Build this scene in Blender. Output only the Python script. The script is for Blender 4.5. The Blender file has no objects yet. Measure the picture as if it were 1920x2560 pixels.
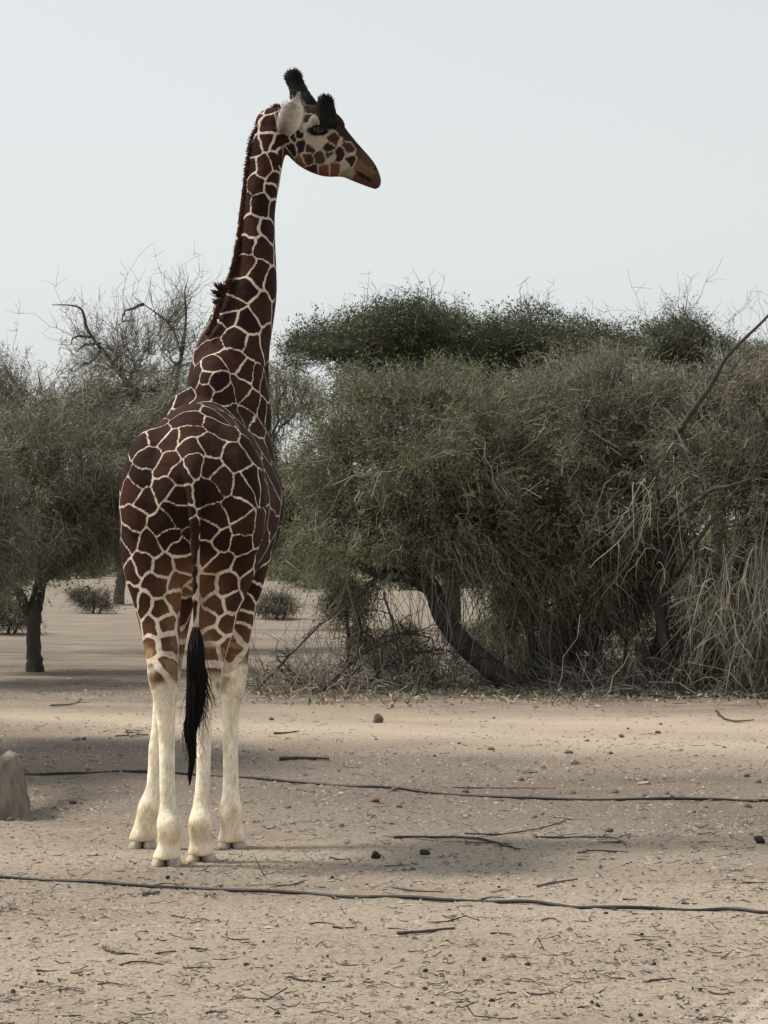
import bpy, math, random
import numpy as np
from mathutils import Vector, kdtree
from mathutils.bvhtree import BVHTree
from mathutils import noise as mnoise

random.seed(7)
RNG = np.random.default_rng(11)
scene = bpy.context.scene
COL = scene.collection

# ------------------------------------------------------------------ camera
F = 6400.0            # focal length in photo pixels (photo 1920 x 2560)
HZ = 1360.0           # horizon row
CH = 2.05             # eye height above the ground
cam = bpy.data.cameras.new('camera')
cam.sensor_fit = 'VERTICAL'
cam.sensor_height = 36.0
cam.lens = 36.0 * F / 2560.0
cam.shift_y = (HZ - 1280.0) / 2560.0
cam.clip_start = 0.1
cam.clip_end = 4000.0
cam_o = bpy.data.objects.new('camera', cam)
cam_o.location = (0, 0, CH)
cam_o.rotation_euler = (math.radians(90), 0, 0)
COL.objects.link(cam_o)
scene.camera = cam_o

# ------------------------------------------------------------------ light
SUN_EL = math.radians(52)
SUN_AZ = math.radians(-80)          # measured from +Y towards +X; the sun stands to the left, a little ahead
sun_vec = Vector((math.sin(SUN_AZ) * math.cos(SUN_EL), math.cos(SUN_AZ) * math.cos(SUN_EL), math.sin(SUN_EL)))
world = bpy.data.worlds.new('World')
scene.world = world
world.use_nodes = True
wn = world.node_tree
bg = wn.nodes['Background']
sky = wn.nodes.new('ShaderNodeTexSky')
sky.sky_type = 'NISHITA'
sky.sun_disc = False
sky.sun_elevation = SUN_EL
sky.sun_rotation = SUN_AZ
sky.air_density = 1.0
sky.dust_density = 1.6
sky.ozone_density = 1.5
hs = wn.nodes.new('ShaderNodeHueSaturation')
hs.inputs['Saturation'].default_value = 0.22
wn.links.new(sky.outputs[0], hs.inputs['Color'])
mxw = wn.nodes.new('ShaderNodeMix')          # thin even haze whitens the whole sky
mxw.data_type = 'RGBA'
mxw.inputs[0].default_value = 0.45
mxw.inputs[7].default_value = (6.0, 6.25, 6.12, 1)
wn.links.new(hs.outputs[0], mxw.inputs[6])
wn.links.new(mxw.outputs[2], bg.inputs[0])
bg.inputs[1].default_value = 0.112

sun = bpy.data.lights.new('sun', 'SUN')
sun.energy = 2.7
sun.angle = math.radians(11)
sun.color = (1.0, 0.93, 0.82)
sun_o = bpy.data.objects.new('sun', sun)
sun_o.rotation_euler = (-sun_vec).to_track_quat('-Z', 'Y').to_euler()
sun_o.location = (0, 0, 30)
COL.objects.link(sun_o)

scene.view_settings.view_transform = 'Standard'
scene.view_settings.look = 'None'
scene.view_settings.gamma = 1.0
scene.view_settings.exposure = 0.37
scene.render.engine = 'CYCLES'
scene.cycles.max_bounces = 6
scene.cycles.diffuse_bounces = 3
scene.cycles.transmission_bounces = 4
scene.cycles.transparent_max_bounces = 8
scene.cycles.caustics_reflective = False
scene.cycles.caustics_refractive = False


# ------------------------------------------------------------------ helpers
def P(px, py, d):
    """the point at distance d that shows at photo pixel (px, py)"""
    return np.array([(px - 960.0) / F * d, d, CH + (HZ - py) / F * d])


_sn = [(RNG.normal(size=2), RNG.uniform(0, 6.28)) for _ in range(60)]


def wav(x, y, wl, k):
    """cheap smooth noise about wavelength wl, range about -1..1"""
    s = 0
    for i in range(6):
        v, ph = _sn[(k * 6 + i) % 60]
        n = v / np.linalg.norm(v) * (0.7 + 0.12 * i)
        s = s + np.sin((x * n[0] + y * n[1]) * 6.283 / wl + ph)
    return s / 3.4


def sstep(a, b, x):
    t = np.clip((x - a) / (b - a), 0, 1)
    return t * t * (3 - 2 * t)


def ground_z(x, y):
    x = np.asarray(x, float); y = np.asarray(y, float)
    far = sstep(22, 60, y)
    z = 0.010 * wav(x, y, 2.6, 0) + 0.005 * wav(x, y, 0.9, 1)
    z = z + far * 0.05 * wav(x, y, 14, 2)
    z = z * (1 - 0.9 * np.exp(-(((x + 1.3) / 0.7) ** 2 + ((y - 16.9) / 1.0) ** 2)))
    z = z - 0.034 * sstep(16.7, 17.5, y) * (1 - sstep(18.3, 20.5, y)) * np.exp(-((x + 1.3) / 1.6) ** 2)
    return z


def gz(x, y):
    return float(ground_z(x, y))


def G(px, py):
    """the ground point that shows at a photo pixel below the horizon"""
    d = F * CH / (py - HZ)
    for _ in range(5):
        x = (px - 960) / F * d
        d = F * (CH - gz(x, d)) / (py - HZ)
    x = (px - 960) / F * d
    return np.array([x, d, gz(x, d)])


def fast_mesh(name, V, faces, smooth=True):
    """faces: list of int arrays (N,3) and/or (N,4)"""
    V = np.ascontiguousarray(V, dtype=np.float32)
    me = bpy.data.meshes.new(name)
    me.vertices.add(len(V)); me.vertices.foreach_set('co', V.ravel())
    loops, starts, tot = [], [], 0
    for f in faces:
        if len(f) == 0:
            continue
        f = np.asarray(f, dtype=np.int32)
        starts.append(np.arange(len(f), dtype=np.int32) * f.shape[1] + tot)
        tot += f.size
        loops.append(f.ravel())
    loops = np.concatenate(loops); starts = np.concatenate(starts)
    me.loops.add(len(loops)); me.loops.foreach_set('vertex_index', loops)
    me.polygons.add(len(starts)); me.polygons.foreach_set('loop_start', starts)
    me.update(calc_edges=True)
    if smooth:
        me.polygons.foreach_set('use_smooth', np.ones(len(starts), bool))
    me.validate()
    return me


def add_obj(name, me, mat=None, parent=None, loc=None):
    o = bpy.data.objects.new(name, me)
    COL.objects.link(o)
    if mat is not None and me is not None and len(me.materials) == 0:
        me.materials.append(mat)
    if parent is not None:
        o.parent = parent
    if loc is not None:
        o.location = Vector(loc)
    return o


def tag(o, label=None, cat=None, group=None, kind=None):
    if label: o['label'] = label
    if cat: o['category'] = cat
    if group: o['group'] = group
    if kind: o['kind'] = kind
    return o


def empty(name, loc, label, cat, group=None):
    o = bpy.data.objects.new(name, None)
    o.location = Vector(loc)
    o.empty_display_size = 0.2
    COL.objects.link(o)
    return tag(o, label, cat, group)


class Geo:
    """collects vertices and faces (with a per-vertex tint) for one mesh"""
    def __init__(s):
        s.V, s.Q, s.T, s.A, s.n = [], [], [], [], 0

    def add(s, V, quads=None, tris=None, tint=None):
        V = np.asarray(V, float).reshape(-1, 3)
        if quads is not None and len(quads): s.Q.append(np.asarray(quads) + s.n)
        if tris is not None and len(tris): s.T.append(np.asarray(tris) + s.n)
        s.V.append(V); s.n += len(V)
        s.A.append(np.full(len(V), 0.5) if tint is None else np.asarray(tint, float))

    def tubes(s, Pts, R, sides=3, tint=None, cap=True):
        """Pts (N,K,3), R (N,K) or (K,)"""
        Pts = np.asarray(Pts, float)
        if Pts.ndim == 2: Pts = Pts[None]
        N, K, _ = Pts.shape
        R = np.broadcast_to(np.asarray(R, float), (N, K))
        Tn = np.gradient(Pts, axis=1)
        Tn /= np.linalg.norm(Tn, axis=2, keepdims=True) + 1e-9
        ref = RNG.normal(size=(N, 1, 3))
        ref = np.repeat(ref, K, 1)
        A = np.cross(Tn, ref); A /= np.linalg.norm(A, axis=2, keepdims=True) + 1e-9
        B = np.cross(Tn, A)
        th = np.arange(sides) / sides * 2 * np.pi
        ring = (A[:, :, None] * np.cos(th)[None, None, :, None] + B[:, :, None] * np.sin(th)[None, None, :, None])
        V = Pts[:, :, None] + ring * R[:, :, None, None]
        base = (np.arange(N) * K * sides)[:, None, None]
        k = np.arange(K - 1)[None, :, None] * sides
        i = np.arange(sides)[None, None, :]
        j = (i + 1) % sides
        q = np.stack([base + k + i, base + k + j, base + k + sides + j, base + k + sides + i], -1).reshape(-1, 4)
        tris = None
        if cap and sides == 3:
            b0 = (np.arange(N) * K * sides)[:, None]
            tris = np.concatenate([b0 + np.array([2, 1, 0]), b0 + (K - 1) * sides + np.array([0, 1, 2])])
        elif cap:
            tl = []
            b0 = np.arange(N) * K * sides
            for m in range(1, sides - 1):
                tl.append(np.stack([b0, b0 + m + 1, b0 + m], -1))
                e = b0 + (K - 1) * sides
                tl.append(np.stack([e, e + m, e + m + 1], -1))
            tris = np.concatenate(tl)
        t = None
        if tint is not None:
            t = np.repeat(np.asarray(tint, float), K * sides)
        s.add(V.reshape(-1, 3), q, tris, t)

    def ribbons(s, Pts, R, tint):
        """thin strips for the finest twiglets (thinner than a pixel)"""
        N, K, _ = Pts.shape
        R = np.broadcast_to(np.asarray(R, float), (N, K))
        Tn = Pts[:, -1] - Pts[:, 0]
        A = np.cross(Tn, RNG.normal(size=(N, 3))); A /= np.linalg.norm(A, axis=1, keepdims=True) + 1e-9
        V = np.stack([Pts - A[:, None] * R[:, :, None], Pts + A[:, None] * R[:, :, None]], 2)
        b = (np.arange(N) * K * 2)[:, None] + np.arange(K - 1)[None] * 2
        q = np.stack([b, b + 1, b + 3, b + 2], -1).reshape(-1, 4)
        s.add(V.reshape(-1, 3), q, None, np.repeat(np.asarray(tint, float), K * 2))

    def mesh(s, name, smooth=True, attr=True):
        V = np.concatenate(s.V)
        f = []
        if s.Q: f.append(np.concatenate(s.Q))
        if s.T: f.append(np.concatenate(s.T))
        me = fast_mesh(name, V, f, smooth)
        if attr and len(me.vertices) == len(V):
            a = me.attributes.new('tint', 'FLOAT', 'POINT')
            a.data.foreach_set('value', np.concatenate(s.A).astype(np.float32))
        return me


def catmull(pts, sub):
    """smooth resampling of rows of any width"""
    pts = np.asarray(pts, float)
    n = len(pts)
    out = []
    for i in range(n - 1):
        p0 = pts[max(i - 1, 0)]; p1 = pts[i]; p2 = pts[i + 1]; p3 = pts[min(i + 2, n - 1)]
        for k in range(sub):
            t = k / sub
            out.append(0.5 * ((2 * p1) + (-p0 + p2) * t + (2 * p0 - 5 * p1 + 4 * p2 - p3) * t * t + (-p0 + 3 * p1 - 3 * p2 + p3) * t ** 3))
    out.append(pts[-1])
    return np.array(out)


# ------------------------------------------------------------------ materials
def mat_new(name):
    m = bpy.data.materials.new(name)
    m.use_nodes = True
    nt = m.node_tree
    b = nt.nodes['Principled BSDF']
    return m, nt, b


def N_(nt, t, **kw):
    n = nt.nodes.new(t)
    for k, v in kw.items():
        if k in n.inputs:
            n.inputs[k].default_value = v
        else:
            setattr(n, k, v)
    return n


def ramp(nt, fac, stops):
    r = nt.nodes.new('ShaderNodeValToRGB')
    while len(r.color_ramp.elements) < len(stops):
        r.color_ramp.elements.new(0.5)
    for e, (p, c) in zip(r.color_ramp.elements, stops):
        e.position = p
        e.color = (*c, 1) if len(c) == 3 else c
    nt.links.new(fac, r.inputs[0])
    return r


def mix_rgb(nt, fac, a, b, mode='MIX'):
    m = nt.nodes.new('ShaderNodeMix')
    m.data_type = 'RGBA'; m.blend_type = mode
    for sock, v in ((m.inputs[0], fac), (m.inputs[6], a), (m.inputs[7], b)):
        if isinstance(v, (int, float)): sock.default_value = v
        elif isinstance(v, tuple): sock.default_value = (*v, 1) if len(v) == 3 else v
        else: nt.links.new(v, sock)
    return m.outputs[2]


def bark_mat(name, c0, c1, scale=6.0, bump=0.5):
    m, nt, b = mat_new(name)
    geo = N_(nt, 'ShaderNodeNewGeometry')
    mp = N_(nt, 'ShaderNodeMapping'); mp.inputs['Scale'].default_value = (1, 1, 0.35)
    nt.links.new(geo.outputs['Position'], mp.inputs[0])
    n = N_(nt, 'ShaderNodeTexNoise', Scale=scale, Detail=6.0, Roughness=0.65)
    nt.links.new(mp.outputs[0], n.inputs['Vector'])
    r = ramp(nt, n.outputs[0], [(0.35, c0), (0.7, c1)])
    nt.links.new(r.outputs[0], b.inputs['Base Color'])
    n2 = N_(nt, 'ShaderNodeTexNoise', Scale=scale * 6, Detail=4.0)
    nt.links.new(mp.outputs[0], n2.inputs['Vector'])
    bp = N_(nt, 'ShaderNodeBump', Strength=bump, Distance=0.02)
    nt.links.new(n2.outputs[0], bp.inputs['Height'])
    nt.links.new(bp.outputs[0], b.inputs['Normal'])
    b.inputs['Roughness'].default_value = 0.9
    return m


def tint_mat(name, stops, rough=0.8, translucent=0.0, noise=(0.6, None)):
    """colour from the per-piece tint, varied over metres by noise"""
    m, nt, b = mat_new(name)
    at = N_(nt, 'ShaderNodeAttribute', attribute_name='tint')
    geo = N_(nt, 'ShaderNodeNewGeometry')
    n = N_(nt, 'ShaderNodeTexNoise', Scale=noise[0], Detail=2.0)
    nt.links.new(geo.outputs['Position'], n.inputs['Vector'])
    ma = N_(nt, 'ShaderNodeMath', operation='MULTIPLY_ADD')
    nt.links.new(n.outputs[0], ma.inputs[0]); ma.inputs[1].default_value = 0.9
    ms = N_(nt, 'ShaderNodeMath', operation='SUBTRACT')
    nt.links.new(at.outputs['Fac'], ms.inputs[0]); ms.inputs[1].default_value = 0.45
    nt.links.new(ms.outputs[0], ma.inputs[2])
    r = ramp(nt, ma.outputs[0], stops)
    nt.links.new(r.outputs[0], b.inputs['Base Color'])
    b.inputs['Roughness'].default_value = rough
    if translucent > 0:
        tr = N_(nt, 'ShaderNodeBsdfTranslucent')
        nt.links.new(r.outputs[0], tr.inputs[0])
        mx = N_(nt, 'ShaderNodeMixShader'); mx.inputs[0].default_value = translucent
        nt.links.new(b.outputs[0], mx.inputs[1]); nt.links.new(tr.outputs[0], mx.inputs[2])
        nt.links.new(mx.outputs[0], nt.nodes['Material Output'].inputs[0])
    return m


M = {}
M['bark'] = bark_mat('bark', (0.055, 0.046, 0.038), (0.15, 0.125, 0.10))
M['bark_dark'] = bark_mat('dark_bark', (0.03, 0.026, 0.024), (0.085, 0.073, 0.062))
M['bark_pale'] = bark_mat('pale_bark', (0.12, 0.10, 0.085), (0.30, 0.26, 0.21), 9)
M['twig'] = tint_mat('twig', [(0.1, (0.11, 0.099, 0.08)), (0.5, (0.20, 0.18, 0.147)), (0.95, (0.34, 0.308, 0.25))])
M['twig_dark'] = tint_mat('dark_twig', [(0.1, (0.05, 0.04, 0.034)), (0.6, (0.11, 0.09, 0.075)), (0.95, (0.22, 0.19, 0.15))])
M['twig_pale'] = tint_mat('pale_twig', [(0.05, (0.15, 0.125, 0.10)), (0.5, (0.30, 0.255, 0.20)), (0.95, (0.48, 0.42, 0.33))])
M['leaf_olive'] = tint_mat('olive_leaf', [(0.1, (0.08, 0.092, 0.042)), (0.5, (0.145, 0.16, 0.075)), (0.9, (0.225, 0.232, 0.12))], 0.6, 0.4)
M['leaf_green'] = tint_mat('green_leaf', [(0.1, (0.05, 0.07, 0.02)), (0.5, (0.10, 0.135, 0.036)), (0.9, (0.17, 0.195, 0.06))], 0.55, 0.35)
M['leaf_dark'] = tint_mat('dark_leaf', [(0.1, (0.034, 0.052, 0.022)), (0.5, (0.065, 0.094, 0.038)), (0.9, (0.11, 0.138, 0.06))], 0.5, 0.25)
M['leaf_dry'] = tint_mat('dry_leaf', [(0.1, (0.11, 0.104, 0.066)), (0.5, (0.185, 0.172, 0.112)), (0.9, (0.265, 0.245, 0.165))], 0.8, 0.4)


# ------------------------------------------------------------------ ground
def ground_material():
    m, nt, b = mat_new('sandy_ground')
    geo = N_(nt, 'ShaderNodeNewGeometry')
    pos = geo.outputs['Position']
    # broad patches
    n1 = N_(nt, 'ShaderNodeTexNoise', Scale=0.55, Detail=5.0, Roughness=0.6)
    mpa = N_(nt, 'ShaderNodeMapping'); mpa.inputs['Scale'].default_value = (0.45, 1.0, 1)
    nt.links.new(pos, mpa.inputs[0]); nt.links.new(mpa.outputs[0], n1.inputs['Vector'])
    r1 = ramp(nt, n1.outputs[0], [(0.28, (0.275, 0.226, 0.180)), (0.5, (0.385, 0.322, 0.258)), (0.74, (0.475, 0.40, 0.318))])
    # crumbs
    n2 = N_(nt, 'ShaderNodeTexNoise', Scale=26.0, Detail=6.0, Roughness=0.7)
    nt.links.new(pos, n2.inputs['Vector'])
    r2 = ramp(nt, n2.outputs[0], [(0.30, (0.50, 0.49, 0.48)), (0.5, (0.97, 0.97, 0.97)), (0.72, (1.28, 1.27, 1.24))])
    c = mix_rgb(nt, 1.0, r1.outputs[0], r2.outputs[0], 'MULTIPLY')
    # dark specks of organic litter
    n3 = N_(nt, 'ShaderNodeTexNoise', Scale=60.0, Detail=3.0, Roughness=0.6)
    nt.links.new(pos, n3.inputs['Vector'])
    n3b = N_(nt, 'ShaderNodeTexNoise', Scale=1.1, Detail=3.0)
    nt.links.new(mpa.outputs[0], n3b.inputs['Vector'])
    ad = N_(nt, 'ShaderNodeMath', operation='MULTIPLY_ADD'); ad.inputs[1].default_value = 0.35
    nt.links.new(n3b.outputs[0], ad.inputs[0]); nt.links.new(n3.outputs[0], ad.inputs[2])
    r3 = ramp(nt, ad.outputs[0], [(0.80, (0, 0, 0)), (0.90, (1, 1, 1))])
    c = mix_rgb(nt, r3.outputs[0], c, (0.075, 0.06, 0.05))
    # worn vehicle track: paler, finer dust crossing the place about 27-32 m out
    sp = N_(nt, 'ShaderNodeSeparateXYZ'); nt.links.new(pos, sp.inputs[0])
    nt4 = N_(nt, 'ShaderNodeTexNoise', Scale=0.25, Detail=2.0); nt.links.new(pos, nt4.inputs['Vector'])
    yy = N_(nt, 'ShaderNodeMath', operation='MULTIPLY_ADD'); yy.inputs[1].default_value = 4.0
    nt.links.new(nt4.outputs[0], yy.inputs[0]); nt.links.new(sp.outputs['Y'], yy.inputs[2])
    xs = N_(nt, 'ShaderNodeMath', operation='MULTIPLY_ADD'); xs.inputs[1].default_value = 0.55
    nt.links.new(sp.outputs['X'], xs.inputs[0]); nt.links.new(yy.outputs[0], xs.inputs[2])
    mr = N_(nt, 'ShaderNodeMapRange'); mr.inputs['From Min'].default_value = 27.0; mr.inputs['From Max'].default_value = 37.0
    nt.links.new(xs.outputs[0], mr.inputs['Value'])
    r4 = ramp(nt, mr.outputs[0], [(0.12, (0, 0, 0)), (0.30, (1, 1, 1)), (0.42, (0.35, 0.35, 0.35)), (0.58, (1, 1, 1)), (0.8, (0, 0, 0))])
    streak = N_(nt, 'ShaderNodeTexNoise', Scale=2.0, Detail=4.0)
    mpb = N_(nt, 'ShaderNodeMapping'); mpb.inputs['Scale'].default_value = (0.35, 3.0, 1); mpb.inputs['Rotation'].default_value = (0, 0, 0.3)
    nt.links.new(pos, mpb.inputs[0]); nt.links.new(mpb.outputs[0], streak.inputs['Vector'])
    f4 = N_(nt, 'ShaderNodeMath', operation='MULTIPLY'); nt.links.new(r4.outputs[0], f4.inputs[0]); nt.links.new(streak.outputs[0], f4.inputs[1])
    c = mix_rgb(nt, f4.outputs[0], c, (0.58, 0.475, 0.35))
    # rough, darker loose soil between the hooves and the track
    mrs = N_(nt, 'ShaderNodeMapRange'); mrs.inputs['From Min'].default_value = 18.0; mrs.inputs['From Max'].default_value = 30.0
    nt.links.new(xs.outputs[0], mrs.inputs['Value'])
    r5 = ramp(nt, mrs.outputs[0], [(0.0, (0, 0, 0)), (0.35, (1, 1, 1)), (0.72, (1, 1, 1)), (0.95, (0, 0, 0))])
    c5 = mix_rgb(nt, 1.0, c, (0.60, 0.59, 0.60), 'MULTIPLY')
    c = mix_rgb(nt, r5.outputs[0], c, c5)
    # pale wheel rut that runs off beside the photographer
    ru1 = N_(nt, 'ShaderNodeMath', operation='MULTIPLY_ADD'); ru1.inputs[1].default_value = -0.377
    nt.links.new(sp.outputs['Y'], ru1.inputs[0]); nt.links.new(sp.outputs['X'], ru1.inputs[2])
    mrr = N_(nt, 'ShaderNodeMapRange'); mrr.inputs['From Min'].default_value = -2.75; mrr.inputs['From Max'].default_value = -2.35
    nt.links.new(ru1.outputs[0], mrr.inputs['Value'])
    r8 = ramp(nt, mrr.outputs[0], [(0.1, (0, 0, 0)), (0.22, (0.8, 0.8, 0.8)), (0.34, (0.25, 0.25, 0.25)), (0.46, (0.9, 0.9, 0.9)), (0.9, (0.5, 0.5, 0.5)), (1.0, (0, 0, 0))])
    c = mix_rgb(nt, r8.outputs[0], c, (0.56, 0.49, 0.40))
    # tree shade and leaf litter painted into the soil colour from the trees backwards
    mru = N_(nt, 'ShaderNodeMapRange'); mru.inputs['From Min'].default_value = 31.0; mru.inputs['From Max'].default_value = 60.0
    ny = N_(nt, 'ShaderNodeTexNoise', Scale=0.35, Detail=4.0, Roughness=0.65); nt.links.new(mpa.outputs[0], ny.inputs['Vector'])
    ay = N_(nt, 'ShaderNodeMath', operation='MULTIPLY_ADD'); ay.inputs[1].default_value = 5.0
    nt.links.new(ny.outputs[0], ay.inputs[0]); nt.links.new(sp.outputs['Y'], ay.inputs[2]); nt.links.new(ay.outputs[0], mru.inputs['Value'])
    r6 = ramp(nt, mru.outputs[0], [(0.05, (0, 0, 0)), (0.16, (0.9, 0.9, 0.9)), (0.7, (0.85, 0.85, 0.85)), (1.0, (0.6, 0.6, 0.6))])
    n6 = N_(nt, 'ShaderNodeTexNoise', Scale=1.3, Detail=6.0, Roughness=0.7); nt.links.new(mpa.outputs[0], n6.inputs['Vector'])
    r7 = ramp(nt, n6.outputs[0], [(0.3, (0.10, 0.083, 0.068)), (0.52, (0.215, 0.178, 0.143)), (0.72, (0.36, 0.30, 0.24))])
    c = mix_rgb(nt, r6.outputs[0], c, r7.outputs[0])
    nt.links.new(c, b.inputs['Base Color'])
    b.inputs['Roughness'].default_value = 0.95
    b.inputs['Specular IOR Level'].default_value = 0.15
    nb = N_(nt, 'ShaderNodeTexNoise', Scale=38.0, Detail=7.0, Roughness=0.7)
    nt.links.new(pos, nb.inputs['Vector'])
    bp = N_(nt, 'ShaderNodeBump', Strength=0.9, Distance=0.02)
    nt.links.new(nb.outputs[0], bp.inputs['Height'])
    nt.links.new(bp.outputs[0], b.inputs['Normal'])
    return m


def build_ground():
    ys = [-30, -10, 0, 4, 7]
    ys += list(np.arange(8.0, 21.0, 0.042))
    y, st = 21.0, 0.05
    while y < 900:
        ys.append(y); y += st; st = min(st * 1.045, 40)
    ys.append(1200)
    xs = list(np.arange(-4.2, 4.2001, 0.052))
    out, x, st = [], 4.2, 0.08
    while x < 700:
        x += st; st *= 1.22; out.append(x)
    xs = [-v for v in reversed(out)] + xs + out
    X, Y = np.meshgrid(np.array(xs), np.array(ys))
    Z = ground_z(X, Y)
    near = (1 - sstep(18, 40, Y)) * (np.abs(X) < 8)
    hoof = 1 - 0.7 * np.exp(-(((X + 1.3) / 0.6) ** 2 + ((Y - 16.9) / 0.9) ** 2))
    Z = Z + near * hoof * (0.004 * wav(X, Y, 0.31, 3) + 0.0035 * wav(X, Y, 0.17, 4) * (0.4 + 0.6 * (wav(X, Y, 3.1, 5) > 0)) + RNG.normal(0, 0.0016, X.shape))
    for _ in range(110):      # old hoof prints and scuffs
        yc = RNG.uniform(9.5, 26); xc = RNG.uniform(-.17, .17) * yc
        if abs(xc + 1.3) < .6 and abs(yc - 16.9) < 1.2: continue
        rr = RNG.uniform(.05, .10)
        q2 = ((X - xc) / rr) ** 2 + ((Y - yc) / (rr * RNG.uniform(1, 1.6))) ** 2
        Z += -RNG.uniform(.008, .018) * np.exp(-q2 * 1.5) + .006 * np.exp(-(np.sqrt(q2) - 1.5) ** 2 * 6)
    V = np.stack([X, Y, Z], -1).reshape(-1, 3)
    nr, nc = X.shape
    i = np.arange(nr - 1)[:, None] * nc + np.arange(nc - 1)[None]
    q = np.stack([i, i + 1, i + nc + 1, i + nc], -1).reshape(-1, 4)
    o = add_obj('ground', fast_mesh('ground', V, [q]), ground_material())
    tag(o, 'dry sandy ground with scattered litter', 'ground', kind='structure')


build_ground()


# ------------------------------------------------------------------ giraffe
def ring_tube(st, sub=5, nv=28, taper=0.0):
    """closed tube through stations (C3, A3, B3, taper): rings C + A cos t + B sin t"""
    st = catmull(np.array([np.concatenate([c, a, b, [tp]]) for c, a, b, tp in st]), sub)
    th = np.arange(nv) / nv * 2 * np.pi
    V = []
    for r in st:
        C, A, B, tp = r[:3], r[3:6], r[6:9], r[9]
        k = 1 - tp * np.clip(np.sin(th), 0, 1)
        V.append(C + A * (np.cos(th) * k)[:, None] + B * np.sin(th)[:, None])
    n = len(V)
    V = np.concatenate(V + [st[0:1, :3], st[-1:, :3]])
    q, t = [], []
    for k in range(n - 1):
        for i in range(nv):
            j = (i + 1) % nv
            q.append((k * nv + i, k * nv + j, (k + 1) * nv + j, (k + 1) * nv + i))
    for i in range(nv):
        j = (i + 1) % nv
        t.append((n * nv, j, i)); t.append((n * nv + 1, (n - 1) * nv + i, (n - 1) * nv + j))
    return V, np.array(q), np.array(t)


def ellipsoid(C, A, B, D, nu=20, nv=14):
    C, A, B, D = (np.asarray(v, float) for v in (C, A, B, D))
    st = []
    for k in range(nv + 1):
        ph = -np.pi / 2 + np.pi * k / nv
        c = max(math.cos(ph), 0.02)
        st.append((C + D * math.sin(ph), A * c, B * c, 0))
    return ring_tube(st, 1, nu)


def leg_st(rows):
    """rows: (px, py, d, half width px, half depth m)"""
    out = []
    for px, py, d, hw, dep in rows:
        out.append((P(px, py, d), np.array([hw / F * d, 0, 0]), np.array([0, dep, 0]), 0))
    return out


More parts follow.
